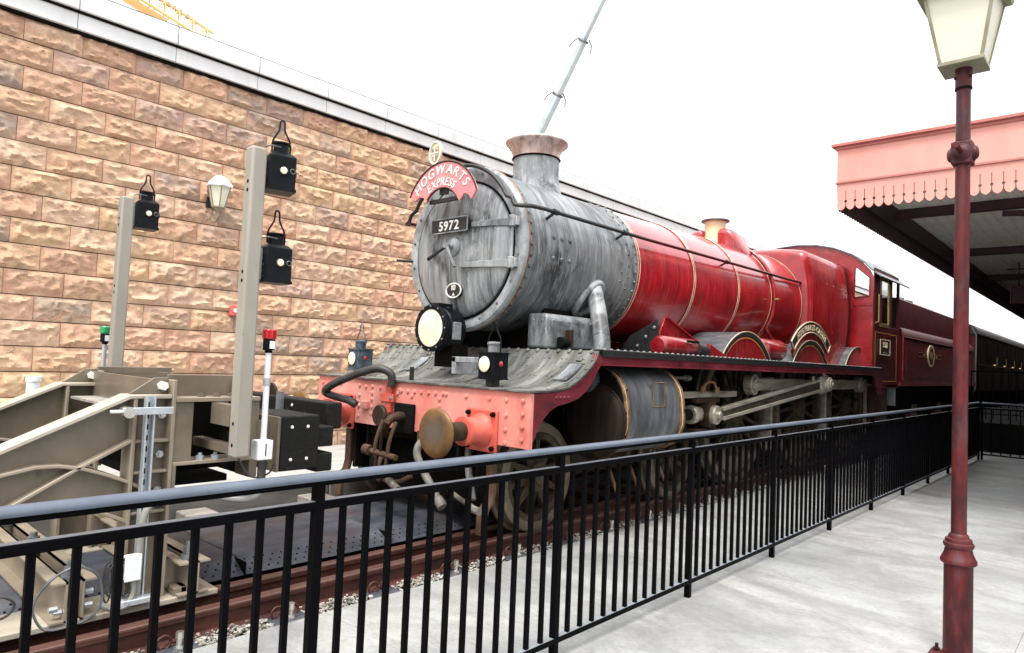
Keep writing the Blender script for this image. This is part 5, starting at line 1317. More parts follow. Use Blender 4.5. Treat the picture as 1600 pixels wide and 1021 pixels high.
# ================================================================== buffer stop
bs = thing('buffer_stop', 'taupe painted steel buffer stop straddling the rails in front of the locomotive', 'buffer stop', (1.6, YC, .11))
BN, BF = 4.10, 5.34
def flange(m, pts, y, w, th):
    """a plate strip following pts (x, z), w wide across y, th thick"""
    secs = []
    for i, p in enumerate(pts):
        a = pts[max(i-1, 0)]; b = pts[min(i+1, len(pts)-1)]
        d = Vector((b[0]-a[0], b[1]-a[1])).normalized(); n = Vector((-d.y, d.x))*th/2
        secs.append([(p[0]-n.x, y-w/2, p[1]-n.y), (p[0]-n.x, y+w/2, p[1]-n.y), (p[0]+n.x, y+w/2, p[1]+n.y), (p[0]+n.x, y-w/2, p[1]+n.y)])
    return m.loft(secs)
def side_frame(y):
    a1 = [(.2, .68), (.5, .80), (.82, .885), (.95, .91), (1.05, .908), (1.16, .885), (1.28, .84), (1.39, .79), (1.60, .66)]
    a2 = [(.2, .50), (.5, .61), (.83, .68), (1.07, .70), (1.25, .65), (1.39, .58)]
    web = [(1.62, .17), (1.62, 1.245), (1.37, 1.245), (.30, .755), (.12, .67), (.2, .68), (.5, .80), (.82, .885), (.95, .91), (1.05, .908), (1.16, .885), (1.39, 1.01), (1.39, .17)]
    w = MB().prism(web, 'y', y-.008, y+.008).prism([(.12, .66)]+a1[:8]+a2[::-1]+[(.12, .46)], 'y', y-.008, y+.008).build('side_frame', M['brownsteel'], bs)
    MB().prism([(-1.1, .20), (-1.1, .17), (.25, .17), (.3, .52), (.12, .66), (-.4, .46)], 'y', y-.008, y+.008).build('heel_plate', M['brownsteel'], w)
    BB = lambda m, nm, bev=.004: m.build(nm, M['littaupe' if nm == 'raking_flange' else 'brownsteel' if nm in ('gusset',) else 'midtaupe'], w, bevel=bev)
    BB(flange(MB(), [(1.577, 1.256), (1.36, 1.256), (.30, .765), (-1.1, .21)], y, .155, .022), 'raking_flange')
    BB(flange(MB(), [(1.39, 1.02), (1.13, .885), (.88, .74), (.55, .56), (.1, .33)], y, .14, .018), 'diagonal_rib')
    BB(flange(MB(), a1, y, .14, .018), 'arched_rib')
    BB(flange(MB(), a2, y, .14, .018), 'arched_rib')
    BB(MB().box(1.38, 1.40, y-.075, y+.075, .17, 1.245), 'stiffener')
    BB(MB().box(1.577, 1.598, y-.085, y+.085, .12, 1.35), 'front_flange')
    for z in (1.01, .84, .62): BB(MB().box(1.40, 1.577, y-.07, y+.07, z-.008, z+.008), 'shelf_rib')
    g = MB().prism([(1.37, 1.267), (1.577, 1.267), (1.577, 1.36), (1.50, 1.36)], 'y', y-.008, y+.008); BB(g, 'gusset')
    bt = MB()
    for z in (1.15, .93, .73): 
        q = MB().cyl((1.545, y-.035, z), (1.545, y-.01, z), .022, 6).cyl((1.545, y-.05, z), (1.545, y-.03, z), .012, 8); q.build('bolt', M['zinc'], w)
    q = MB().cyl((1.54, y-.05, 1.315), (1.54, y, 1.315), .026, 6); q.build('bolt', M['letter'], w)
    return w
side_frame(BN); side_frame(BF)
def front_box(y):
    """the open box between the front flange and the post"""
    b = MB().box(1.598, 2.10, y-.09, y+.09, 1.225, 1.25).build('box_top', M['midtaupe'], bs, bevel=.003)
    MB().box(1.598, 2.10, y+.06, y+.075, 1.25, 1.375).build('upstand', M['brownsteel'], b, bevel=.003)
    MB().box(1.598, 2.10, y-.09, y+.09, .865, .885).build('box_floor', M['midtaupe'], b, bevel=.003)
    MB().box(1.598, 1.70, y-.075, y-.06, .885, 1.225).build('box_stile', M['brownsteel'], b)
    MB().box(1.63, 2.09, y+.08, y+.095, .70, 1.225).build('box_back', M['soot'], b) if y > YC else None
    MB().box(1.95, 2.10, y-.08, y-.06, .885, 1.225).build('box_stile', M['brownsteel'], b)
    MB().box(1.598, 1.616, y-.09, y+.09, .70, .865).build('box_leg', M['brownsteel'], b)
    MB().box(2.05, 2.10, y-.09, y+.09, .76, .865).build('box_leg', M['brownsteel'], b)
    for xx in (1.76, 1.85, 1.94):
        q = MB().cyl((xx, y-.03, 1.25), (xx, y-.03, 1.27), .022, 6); q.build('bolt', M['brownsteel'], b)
        q = MB().cyl((xx, y-.06, .885), (xx, y-.06, .91), .022, 6).cyl((xx, y-.06, .90), (xx, y-.06, .925), .012, 8); q.build('bolt', M['zinc'], b)
front_box(BN); front_box(BF)
MB().box(1.63, 2.10, 4.46, 4.48, .76, 1.22).build('inner_plate', M['soot'], bs)
MB().box(2.06, 2.08, BN+.09, 4.46, .76, 1.22).build('inner_plate', M['soot'], bs)
for xa, z0 in ((1.545, 1.16), (1.98, 1.19)):
    MB().box(xa, xa+.016, BN, BF, z0, 1.345).build('cross_plate', M['brownsteel'], bs, bevel=.003)
MB().box(1.40, 1.545, BN+.1, BF-.1, 1.165, 1.18).build('timber_ledge', M['woodgrey'], bs)
MB().box(1.598, 2.0, BN+.09, BF-.09, .72, .76).build('cross_floor', M['soot'], bs)
MB().box(1.66, 1.70, BN+.09, BF-.09, .76, 1.20).build('cross_web', M['soot'], bs)
for k in range(4):
    yk = BN+.25+.26*k
    MB().box(1.56, 1.98, yk, yk+.012, 1.25, 1.345).build('top_rib', M['brownsteel'], bs)
for yb in (4.10, 5.34):
    b = MB().box(-1.2, 1.875, yb-.15, yb+.15, .114, .145).build('base_beam', M['littaupe'], bs, bevel=.005)
    MB().box(-1.2, 1.88, yb-.06, yb+.06, .09, .114).build('base_strip', M['woodgrey'], b)
    for xx in (1.68, 1.72):
        q = MB().box(xx-.05, xx+.05, yb-.13, yb-.04, .145, .19); q.build('foot_block', M['brownsteel'], b, bevel=.004)
# clamping channels across the rails
def channel(x, y0, y1, z0, z1, flip):
    c = MB().box(x, x+.010, y0, y1, z0, z1).box(x if not flip else x-.06, x+.07 if not flip else x+.010, y0, y1, z1-.010, z1).box(x if not flip else x-.06, x+.07 if not flip else x+.010, y0, y1, z0, z0+.010)
    return c
for xa, fl in ((1.09, True), (1.165, False), (1.74, False), (1.70, True)):
    y1 = 5.6
    z0, z1 = (.146, .345) if xa < 1.5 else (.15, .33)
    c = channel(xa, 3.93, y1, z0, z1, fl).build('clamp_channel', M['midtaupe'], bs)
for xa, ys_ in ((1.133, (4.02, 4.75, 5.4)), (1.725, (4.02, 4.9))):
    for y in ys_:
        q = MB().cyl((xa, y, .33), (xa, y, .355), .045, 16).cyl((xa, y, .355), (xa, y, .40), .032, 6).cyl((xa, y, .40), (xa, y, .425), .02, 10)
        q.build('clamp_bolt', M['cylgrey'], bs)
for xa, z in ((1.05, .21), (1.07, .19), (1.205, .27), (1.205, .20)):
    q = MB().cyl((xa-.018, 3.97, z), (xa+.018, 3.97, z), .016, 6); q.build('clamp_nut', M['zinc'], bs)
for x0_, l in ((1.05, .22), (1.20, .2)):
    pass
# slotted strut with its clamps
sx_ = 1.443
st = MB().box(sx_-.024, sx_-.016, 3.955, 4.0, .17, 1.262).box(sx_+.016, sx_+.024, 3.955, 4.0, .17, 1.262).box(sx_-.024, sx_+.024, 3.995, 4.0, .17, 1.262).build('slotted_strut', M['zinc'], bs)
for k in range(17):
    z = .24+.06*k; MB().box(sx_-.006, sx_+.006, 3.9935, 3.9955, z, z+.03).build('slot', M['soot'], st)
MB().box(1.30, 1.56, 3.945, 3.957, 1.165, 1.205).build('strut_clamp', M['zinc'], st, bevel=.003)
q = MB().cyl((1.33, 3.93, 1.18), (1.33, 4.02, 1.18), .03, 12); q.build('clamp_screw', M['bright'], st)
q = MB().cyl((1.24, 3.95, 1.185), (1.33, 3.95, 1.185), .010, 8); q.build('clamp_rod', M['bright'], st)
q = MB().box(1.34, 1.52, 3.90, 3.96, .165, .20); q.build('strut_foot', M['zinc'], st, bevel=.006)
q = MB().cyl((1.31, 3.93, .175), (1.36, 3.93, .175), .032, 12); q.build('foot_clamp', M['zinc'], st, bevel=.004)
# square posts
def post(yc, z0, z1):
    x0 = 1.803 if yc < YC else 1.772
    x1, y0, y1 = x0+.09, yc-.045, yc+.045
    p = MB().box(x0, x1, y0, y1, z0, z1).build('lamp_post', M['postpaint'], bs, bevel=.014, seg=3)
    for z in (2.50, 2.45, 1.98, 1.93, 1.12, 1.00):
        if z < z0+.02: continue
        MB().cyl((x0-.001, yc-.005, z), (x0+.004, yc-.005, z), .011, 12).build('bolt_hole', M['soot'], p)
    MB().box(x0+.02, x1-.01, y0+.01, y0+.6 if yc < YC else y1-.01, z0+.01, z0+.06).build('post_bracket', M['brownsteel'], p) if yc < YC else None
post(3.745, .93, 2.705); post(5.745, .93, 2.67)
MB().box(1.785, 1.85, 5.43, 5.71, 1.1, 1.25).build('post_bracket', M['brownsteel'], bs)
MB().box(1.80, 1.86, 3.78, 4.02, 1.1, 1.22).build('post_bracket', M['brownsteel'], bs)
# timber buffing blocks
def blocks_(y0, y1):
    MB().box(2.145, 2.165, y0+.002, y1, .80, 1.135).build('block_back_plate', M['brownsteel'], bs, bevel=.003)
    b = MB().box(2.166, 2.435, y0, y1, .80, 1.14).build('buffing_timber', M['timber_black'], bs, bevel=.012)
    for (xx, z) in ((2.24, 1.07), (2.35, 1.07), (2.24, .87), (2.35, .87)):
        MB().dome((xx, y0, z), (0, -1, 0), .011, .008, 8).build('bolt', M['letter'], b)
    for (z0, z1) in ((.93, 1.06), (.77, .89)):
        MB().box(2.437, 2.56, y0+.03, y1-.03, z0, z1).build('rubber_block', M['timber_black'], b, bevel=.01)
    MB().box(2.10, 2.145, y0+.1, y1-.1, .85, 1.1).build('block_web', M['brownsteel'], b)
blocks_(3.86, 4.36); blocks_(5.08, 5.58)
hb_ = MB().box(2.60, 2.725, 4.05, 5.45, 1.02, 1.20).build('head_beam', M['timber_black'], bs, bevel=.012)
for (yk, z) in ((4.5, 1.15), (4.5, 1.07)):
    MB().dome((2.60, yk, z), (-1, 0, 0), .012, .008, 8).build('bolt', M['letter'], hb_)
MB().box(2.57, 2.60, 4.62, 4.68, 1.08, 1.24).build('beam_lug', M['greymetal'], hb_)
MB().cyl((2.66, 4.95, 1.19), (2.68, 4.95, 1.19), .10, 24).build('round_stop', M['cylbrown'], hb_)
MB().box(2.1, 2.60, 4.45, 5.0, .82, 1.1).build('centre_ram', M['soot'], bs)

# cables, junction boxes, beacons
tag(MB().tube(smooth_path([(1.433, 3.965, .17), (1.433, 3.955, .40), (1.433, 3.95, .57), (1.46, 3.95, .665), (1.53, 3.97, .71), (1.66, 4.0, .715), (1.80, 3.96, .69), (1.93, 3.86, .665), (1.985, 3.76, .70), (1.995, 3.75, .80)], 6), .020, 10).build('conduit', M['cable'], None), 'grey flexible conduit arching from the slotted strut to the red beacon pole', 'conduit')
jb = thing('junction_box', 'small white junction box strapped to the galvanised strut low on the buffer stop', 'junction box', (1.39, 3.94, .30))
MB().box(1.352, 1.425, 3.905, 3.95, .30, .43).build('box', M['white'], jb, bevel=.006)
MB().box(1.348, 1.429, 3.900, 3.912, .296, .434).build('lid', M['white'], jb, bevel=.005)
MB().tube(smooth_path([(1.40, 3.925, .30), (1.40, 3.92, .22), (1.36, 3.91, .17), (1.29, 3.91, .175), (1.24, 3.92, .21)], 5), .014, 8).build('tail_pipe', M['cable'], jb)
tag(MB().tube(smooth_path([(1.12, 3.90, .43), (1.03, 3.88, .40), (.965, 3.88, .33), (.945, 3.88, .25), (.99, 3.87, .16), (1.08, 3.86, .15), (1.19, 3.87, .17), (1.24, 3.88, .24), (1.22, 3.89, .36), (1.14, 3.90, .42), (1.08, 3.90, .41)], 6), .0065, 6).build('cable', M['cylgrey'], None), 'thin grey cable hanging in a wide loop round the lower clamp channel', 'cable')
tag(MB().tube(smooth_path([(.70, 3.86, .34), (.80, 3.85, .36), (.86, 3.85, .32), (.84, 3.85, .27), (.76, 3.85, .25), (.68, 3.85, .26)], 6), .0065, 6).build('cable', M['rubber'], None), 'short black cable loop lying on the deck panel at the left edge', 'cable')
cl = MB()
for k in range(6):
    hw_, hh_ = .020+.007*(k % 3), .105-.008*((k*2) % 5)
    cl.tube([(1.285+.016*k+hw_*math.cos(t), 3.955-.006*k, .30+.01*(k % 3)+hh_*math.sin(t)) for t in [2*PI*i/20 for i in range(21)]], .0045, 6)
tag(cl.build('coiled_cable', M['rubber'], None), 'coil of black cable hung beside the white junction box', 'cable coil')
tag(MB().tube(smooth_path([(1.96, 3.98, .90), (1.97, 3.90, .82), (2.02, 3.88, .78), (2.10, 3.86, .80), (2.12, 3.84, .86)], 6), .006, 6).build('cable', M['rubber'], None), 'black cable drooping under the open box of the buffer stop', 'cable')
def beacon(x, y, z, hmat, label, zb, box):
    b = thing('beacon_pole', label, 'beacon', (x, y, zb))
    MB().cyl((x, y, zb), (x, y, z-.115), .017, 14).build('pole', M['zinc' if hmat == 'green' else 'white'], b)
    MB().cyl((x, y, z-.14), (x, y, z-.125), .022, 14).cyl((x, y, z-.125), (x, y, z-.06), .034, 20).build('beacon_base', M['lanternblack'], b, bevel=.003)
    MB().cyl((x, y, z-.06), (x, y, z), .040, 24).build('beacon_lens', M[hmat], b, bevel=.008)
    MB().box(x-.012, x+.018, y-.037, y-.032, z-.115, z-.07).build('data_label', M['white'], b)
    MB().cyl((x, y, (zb+z)/2), (x, y, (zb+z)/2+.04), .021, 12).build('pole_coupling', M['zinc'], b)
    if box:
        j = MB().box(x-.045, x+.045, y-.035, y+.055, .906, 1.018).build('junction_box', M['white'], b, bevel=.006)
        MB().box(x-.0025, x+.0025, y-.038, y-.034, .93, 1.0).build('box_slot', M['soot'], j)
        MB().cyl((x, y, .75), (x, y, .906), .024, 14).build('lower_pole', M['rubber'], b)
beacon(1.995, 3.75, 1.665, 'redlamp', 'white pole with a red beacon on top and a white box at its foot', 1.01, True)
beacon(1.783, 5.9, 1.671, 'green', 'pole with a green beacon half hidden behind the shorter tan post', .6, False)
pv = thing('vent_pipe', 'short white capped pipe in front of the stone wall at the far left', 'pipe', (1.585, 7.0, 0))
MB().cyl((1.585, 7.0, 0), (1.585, 7.0, 1.20), .05, 18).build('pipe', M['white'], pv)
MB().cyl((1.585, 7.0, 1.185), (1.585, 7.0, 1.225), .058, 18).build('cap', M['white'], pv)
for (xa, ya, l, lab) in ((2.60, 5.98, .40, 'weathered timber stub beside the far rail below the black buffing block'), (3.75, 5.98, .38, 'weathered timber stub beside the far rail next to the pink buffer beam'), (2.05, 5.98, .3, 'weathered timber stub beside the far rail behind the slotted strut')):
    tag(MB().box(xa-.13, xa+.13, 5.74, 6.08, -.05, .13).build('timber', M['woodgrey'], None, bevel=.012), lab, 'timber', 'timber stubs by the far rail')

# ================================================================== black signal lanterns on the posts
def lantern(loc, rz, label, group):
    t = thing('signal_lantern', label, 'lantern', loc, group, rz)
    w, d, h = .078, .066, .198
    b = MB().box(-w, w, -d, d, 0, h).build('body', M['lanternblack'], t, local=True, bevel=.006)
    MB().box(-w-.004, w+.004, -d-.004, d+.004, -.006, .012).build('bottom_rim', M['lanternblack'], b, local=True)
    MB().loft([[(-w, -d, h), (w, -d, h), (w, d, h), (-w, d, h)], [(-w*.7, -d*.7, h+.022), (w*.7, -d*.7, h+.022), (w*.7, d*.7, h+.022), (-w*.7, d*.7, h+.022)]]).build('shoulder', M['lanternblack'], b, local=True)
    MB().lathe([(.044, h+.015), (.044, h+.075), (.054, h+.082), (.054, h+.090), (0, h+.092)], (0, 0, 0), 'z', 24).build('chimney_vent', M['lanternblack'], b, local=True)
    MB().tube(smooth_path([(-.052, 0, h+.03), (-.050, 0, h+.10), (-.018, 0, h+.165), (-.013, 0, h+.215), (0, 0, h+.228), (.013, 0, h+.215), (.018, 0, h+.165), (.050, 0, h+.10), (.052, 0, h+.03)], 4), .0055, 8).build('bail_handle', M['lanternblack'], t, local=True)
    l = MB().lathe([(.026, -d-.010), (.026, -d)], (0.005, 0, .115), 'y', 20).build('lens_ring', M['cylgrey'], t, local=True)
    MB().lathe([(0, -d-.014), (.012, -d-.012), (.021, -d-.004)], (0.005, 0, .115), 'y', 20).build('lens', M['lens'], l, local=True)
    MB().lathe([(0, .018), (.020, .016), (.032, .006), (.034, 0)], (w, 0, .115), 'x', 16).build('side_bull', M['lanternblack'], t, local=True)
    MB().tube([(w*.72+.014*math.cos(a), -d-.006, .115+.014*math.sin(a)) for a in [2*PI*i/12 for i in range(13)]], .003, 5).build('latch_ring', M['cylgrey'], t, local=True)
    m = MB()
    for k in range(5): m.dome((-w, -d*.4+(.01 if k % 2 else 0), .03+.034*k), (-1, 0, 0), .005, .004, 6)
    m.build('rivets', M['cylgrey'], b, local=True, kind='stuff')
    MB().box(-w-.018, -w-.004, -.015, .015, .01, .19).build('hanging_bracket', M['zinc'], t, local=True)
    MB().tube([(-w-.02, -.01, h+.05), (-.06, -.03, h+.062), (-.01, -.044, h+.055)], .004, 6).build('wire_stay', M['cylgrey'], t, local=True)
    return t
GLN = 'black signal lanterns on the tan posts'
lantern((1.995, 3.74, 2.478), R(-14), 'black signal lantern at the top of the taller tan post', GLN)
lantern((1.995, 3.74, 1.938), R(-4), 'black signal lantern halfway up the taller tan post', GLN)
lantern((1.960, 5.74, 2.447), R(-6), 'black signal lantern on the shorter tan post at the left', GLN)

# ================================================================== lamps on the buffer beam
def loco_lamp(loc, mt, label):
    t = thing('locomotive_lamp', label, 'lamp', loc, 'oil lamps on the buffer beam')
    w = .085
    b = MB().box(-w, w, -w, w, 0, .20).build('body', M[mt], t, local=True, bevel=.005)
    MB().box(-w-.006, w+.006, -w-.006, w+.006, .198, .212).box(-w-.004, w+.004, -w-.004, w+.004, -.008, .006).build('rim', M[mt], b, local=True)
    MB().lathe([(.05, .21), (.05, .27), (.058, .275), (.058, .288), (.045, .296), (0, .298)], (0, 0, 0), 'z', 20).build('chimney_vent', M['greymetal' if mt != 'lampblue' else mt], b, local=True)
    MB().tube(smooth_path([(0, -.07, .20), (0, -.07, .31), (0, -.028, .39), (0, -.022, .44), (0, 0, .455), (0, .022, .44), (0, .028, .39), (0, .07, .31), (0, .07, .20)], 4), .006, 8).build('bail_handle', M[mt if mt != 'lampblue' else 'cylgrey'], t, local=True)
    r = MB().lathe([(.066, -w-.012), (.070, -w-.006), (.070, -w), (.0, -w)], (0, .015, .115), 'x', 28).build('lens_ring', M[mt], t, local=True)
    MB().lathe([(0, -w-.022), (.03, -w-.019), (.055, -w-.012), (.064, -w-.006)], (0, .015, .115), 'x', 28).build('lens', M['lens'], r, local=True)
    MB().lathe([(0, -w-.010), (.014, -w-.008), (.022, -w)], (0, 0, .12), 'y', 16).build('side_lens', M['redlamp'], t, local=True)
    m = MB().box(-w-.003, -w, -.05, -.045, 0, .2).box(-.01, .0, -w-.003, -w, 0, .09)
    m.build('seam', M[mt], b, local=True, kind='stuff')
    MB().box(-.05, .05, -.03, .03, -.06, -.008).build('lamp_foot', M['black'], t, local=True)
    return t
loco_lamp((3.97, 3.82, 1.385), 'lanternblack', 'black oil lamp with a round cream lens at the right of the buffer beam')
loco_lamp((3.97, 5.64, 1.375), 'lampblue', 'blue-grey oil lamp standing at the left end of the buffer beam')

# ================================================================== wall lantern and alarm
wl = thing('wall_lantern', 'tapered white wall lantern on a scroll bracket on the stone wall', 'wall lantern', (4.2, 9.62, 3.5))
def hexring(r, z, n=6): return [(4.2+r*math.cos(2*PI*i/n+.3), 9.56+r*math.sin(2*PI*i/n+.3), z) for i in range(n)]
MB().loft([hexring(.155, 3.80), hexring(.085, 3.52)]).build('glass_body', M['frost'], wl, smooth=False)
m = MB()
for i in range(6): m.cyl(hexring(.158, 3.80)[i], hexring(.088, 3.52)[i], .008, 6)
m.build('glazing_bars', M['lantern_frame'], wl)
MB().loft([hexring(.185, 3.795), hexring(.19, 3.82), hexring(.10, 3.92), hexring(.07, 3.945), hexring(.03, 3.965)]).build('roof', M['white'], wl, smooth=False)
MB().lathe([(.09, 3.52), (.095, 3.505), (.05, 3.48), (.025, 3.44), (0, 3.42)], (4.2, 9.56, 0), 'z', 16).build('finial', M['lantern_frame'], wl)
MB().tube(smooth_path([(4.2, 9.56, 3.47), (4.2, 9.54, 3.37), (4.2, 9.62, 3.31), (4.2, 9.72, 3.36), (4.2, 9.76, 3.46), (4.2, 9.78, 3.60)], 5), .014, 8).build('scroll_bracket', M['lantern_frame'], wl)
MB().box(4.12, 4.28, 9.75, 9.80, 3.52, 3.84).build('back_plate', M['black'], wl, bevel=.01)
al = thing('alarm_box', 'small red alarm box on the stone wall behind the taller post', 'alarm box', (4.60, 9.76, 2.0))
MB().box(4.55, 4.66, 9.70, 9.79, 2.01, 2.16).build('box', M['wirered'], al, bevel=.012)
MB().cyl((4.605, 9.70, 2.085), (4.605, 9.685, 2.085), .03, 16).build('button', M['white'], al)

# ================================================================== street lamp
LX, LY = 4.42, .708
sl = thing('street_lamp', 'tall maroon cast-iron platform lamp post with a square cream glass lantern', 'street lamp', (LX, LY, 0))
LM = M['lamp_red']
MB().box(LX-.15, LX+.15, LY-.15, LY+.15, 0, .022).build('base_plate', LM, sl, bevel=.01)
for a in (-1, 1):
    for b in (-1, 1):
        MB().cyl((LX+a*.118, LY+b*.118, .022), (LX+a*.118, LY+b*.118, .036), .018, 6).cyl((LX+a*.118, LY+b*.118, .03), (LX+a*.118, LY+b*.118, .06), .009, 8).build('anchor_bolt', LM, sl)
MB().lathe([(.105, .02), (.108, .035), (.104, .045), (.088, .055), (.078, .065), (.072, .075)], (LX, LY, 0), 'z', 40).build('base_ring', LM, sl)
MB().lathe([(.069, .06), (.068, .56)], (LX, LY, 0), 'z', 40).build('lower_shaft', LM, sl)
MB().lathe([(.069, .545), (.079, .548), (.086, .556), (.086, .568), (.079, .582), (.068, .606), (.063, .630), (.069, .638), (.073, .648), (.071, .660), (.063, .664), (.064, .672), (.061, .682), (.050, .686), (.047, .70), (.038, .71)], (LX, LY, 0), 'z', 48).build('collar', LM, sl)
MB().lathe([(.037, .69), (.0355, 3.24)], (LX, LY, 0), 'z', 36).build('upper_shaft', LM, sl)
MB().lathe([(.041, 3.155), (.041, 3.275), (.036, 3.28)], (LX, LY, 0), 'z', 36).build('top_sleeve', LM, sl)
MB().lathe([(.0415, 3.152), (.0425, 3.158), (.0415, 3.164)], (LX, LY, 0), 'z', 36).build('sleeve_joint', M['soot'], sl)
for sg in (-1, 1): MB().dome((LX-.02, LY+sg*.037, 3.22), (0, sg, 0), .010, .008, 6).build('set_screw', LM, sl)
jz = 2.79
cb_ = MB().box(LX-.050, LX+.050, LY-.050, LY+.050, jz-.062, jz+.062).build('ladder_boss', LM, sl, bevel=.006)
for (ax, sg) in (('x', -1), ('x', 1), ('y', -1), ('y', 1)):
    m = MB().lathe([(.046, 0), (.046, sg*.005), (.042, sg*.008), (.038, sg*.008), (.036, sg*.016), (.025, sg*.023), (0, sg*.025)], (LX+(sg*.050 if ax == 'x' else 0), LY+(sg*.050 if ax == 'y' else 0), jz), ax, 28)
    m.build('boss_disc', LM, cb_)
MB().cyl((LX-.08, LY+.0, jz), (LX-.20, LY+.0, jz+.0), .013, 12).cyl((LX-.19, LY, jz), (LX-.205, LY, jz), .019, 12).build('ladder_arm', M['maroon'], cb_, bevel=.003)
MB().cyl((LX+.08, LY, jz), (LX+.20, LY, jz), .013, 12).cyl((LX+.19, LY, jz), (LX+.205, LY, jz), .019, 12).build('ladder_arm', M['maroon'], cb_, bevel=.003)
lz0, lz1, wb, wt = 3.275, 3.655, .098, .162
lh = MB().box(LX-wb-.012, LX+wb+.012, LY-wb-.012, LY+wb+.012, lz0-.004, lz0+.018).build('lantern_base', M['lantern_frame'], sl, bevel=.003)
sq = lambda w: [(-w, -w), (w, -w), (w, w), (-w, w)]
a_, b_ = sq(wb), sq(wt)
for i in range(4):
    j = (i+1) % 4
    p = [Vector((LX+a_[i][0], LY+a_[i][1], lz0+.018)), Vector((LX+a_[j][0], LY+a_[j][1], lz0+.018)), Vector((LX+b_[j][0], LY+b_[j][1], lz1)), Vector((LX+b_[i][0], LY+b_[i][1], lz1))]
    c = sum(p, Vector())/4; n = (p[1]-p[0]).cross(p[3]-p[0]).normalized()
    if n.dot(c-Vector((LX, LY, c.z))) < 0: n = -n
    MB().add([q-n*.006 for q in p]+[q-n*.010 for q in p], [(0, 1, 2, 3), (7, 6, 5, 4), (0, 4, 5, 1), (1, 5, 6, 2), (2, 6, 7, 3), (3, 7, 4, 0)]).build('glass_pane', M['frost'], sl, smooth=False)
    MB().bar(p[0], p[3], .016, .016, up=(p[1]-p[0])).build('corner_bar', M['lantern_frame'], sl)
MB().loft([[(LX+q[0], LY+q[1], lz1) for q in sq(wt+.035)], [(LX+q[0], LY+q[1], lz1+.02) for q in sq(wt+.045)], [(LX+q[0], LY+q[1], lz1+.03) for q in sq(wt+.03)], [(LX+q[0], LY+q[1], lz1+.19) for q in sq(.05)]]).build('lantern_roof', M['lantern_frame'], sl, smooth=False)
MB().lathe([(.05, lz1+.18), (.05, lz1+.25), (.07, lz1+.26), (.03, lz1+.30), (.02, lz1+.34), (0, lz1+.36)], (LX, LY, 0), 'z', 20).build('finial', M['lantern_frame'], sl)

# ================================================================== canopy and unseen station building
CXF, CYE, CXE = 8.40, 2.60, 110.0
cn = thing('station_canopy', 'faded red station canopy with a scalloped timber valance over the platform', 'canopy', (CXF, CYE, 3.4))
CR0 = -5.0
MB().box(CXF, CXF+.05, CR0, CYE-.0, 3.765, 4.17).build('fascia_board', M['fascia'], cn)
MB().box(CXF+.05, CXE, CYE-.05, CYE, 3.765, 4.17).build('fascia_board', M['fascia'], cn)
MB().box(CXF-.004, CXF, .62, .632, 3.80, 4.15).build('fascia_joint', M['fascia_trim'], cn)
for (z0, z1, e) in ((4.165, 4.20, .02), (4.20, 4.235, .055), (3.765, 3.785, .014)):
    MB().box(CXF-e, CXE, CR0, CYE+e, z0, z1).build('cornice' if z0 > 4 else 'band_moulding', M['fascia_trim'], cn, bevel=.004) if z0 > 4 else \
    MB().box(CXF-e, CXF+.03, CR0, CYE+e, z0, z1).build('band_moulding', M['fascia_trim'], cn)
MB().box(CXF+.05, CXE, CR0, CYE-.05, 3.97, 4.16).build('roof_deck', M['soot'], cn)
PW = .1005
def vboard():
    """one tongue of the valance: pointed foot, notched shoulders that pair up into slots and drilled holes; lies in y-z"""
    h = PW/2; g = .004
    L = [(-h+g, 3.67), (-h+g, 3.566), (-h+.014, 3.560), (-h+.016, 3.550), (-h+.012, 3.541), (-h+g, 3.536), (-h+g+.001, 3.520), (-h*.90, 3.497), (-h*.78, 3.480), (-h*.60, 3.466), (-h*.38, 3.457), (-h*.15, 3.451), (0, 3.448)]
    return [(-h+.0002, 3.765), (-h+.0002, 3.67)]+L+[(-q[0], q[1]) for q in L[::-1][1:]]+[(h-.0002, 3.67), (h-.0002, 3.765)]
vb_ = vboard()
src = MB().prism([(p[0], p[1]-3.6) for p in vb_], 'x', 0, .022).build('valance_board', M['fascia'], cn, local=True, smooth=False)
src.location = Vector((CXF+.004, CYE-PW/2, 3.6))-ORG[cn.name]
for k in range(1, 44): inst(src, cn, Vector((CXF+.004, CYE-PW/2-PW*k, 3.6))-ORG[cn.name])
ssrc = MB().prism([(p[0], p[1]-3.6) for p in vb_], 'y', -.022, 0).build('valance_board', M['maroon_wood'], cn, local=True, smooth=False)
ssrc.location = Vector((CXF+.03+PW/2, CYE-.006, 3.6))-ORG[cn.name]
for k in range(1, 170): inst(ssrc, cn, Vector((CXF+.03+PW/2+PW*k, CYE-.006, 3.6))-ORG[cn.name])
far = MB(); x = CXF+.03+PW/2+PW*170
while x < CXE:
    far.prism([(x+p[0], p[1]) for p in vb_], 'y', CYE-.028, CYE-.006); x += PW
far.build('valance_board', M['maroon_wood'], cn, smooth=False, kind='stuff')
MB().box(CXF+.06, CXE, CYE-.09, CYE-.052, 3.66, 3.92).build('edge_beam', M['maroon_wood'], cn)
y = CYE-.055; k = 0; bsrc = None
while y > CR0+.15:
    if bsrc is None:
        bsrc = MB().box(CXF+.06, CXE, -.143, 0, 0, .02).build('soffit_board', M['soffit'], cn, local=True, bevel=.004)
        # mesh x is absolute: keep the object at x = 0
        bsrc.location = Vector((0, y, 3.925))-ORG[cn.name]
    else: inst(bsrc, cn, Vector((0, y, 3.925+.002*((k*7) % 3)))-ORG[cn.name])
    y -= .147; k += 1
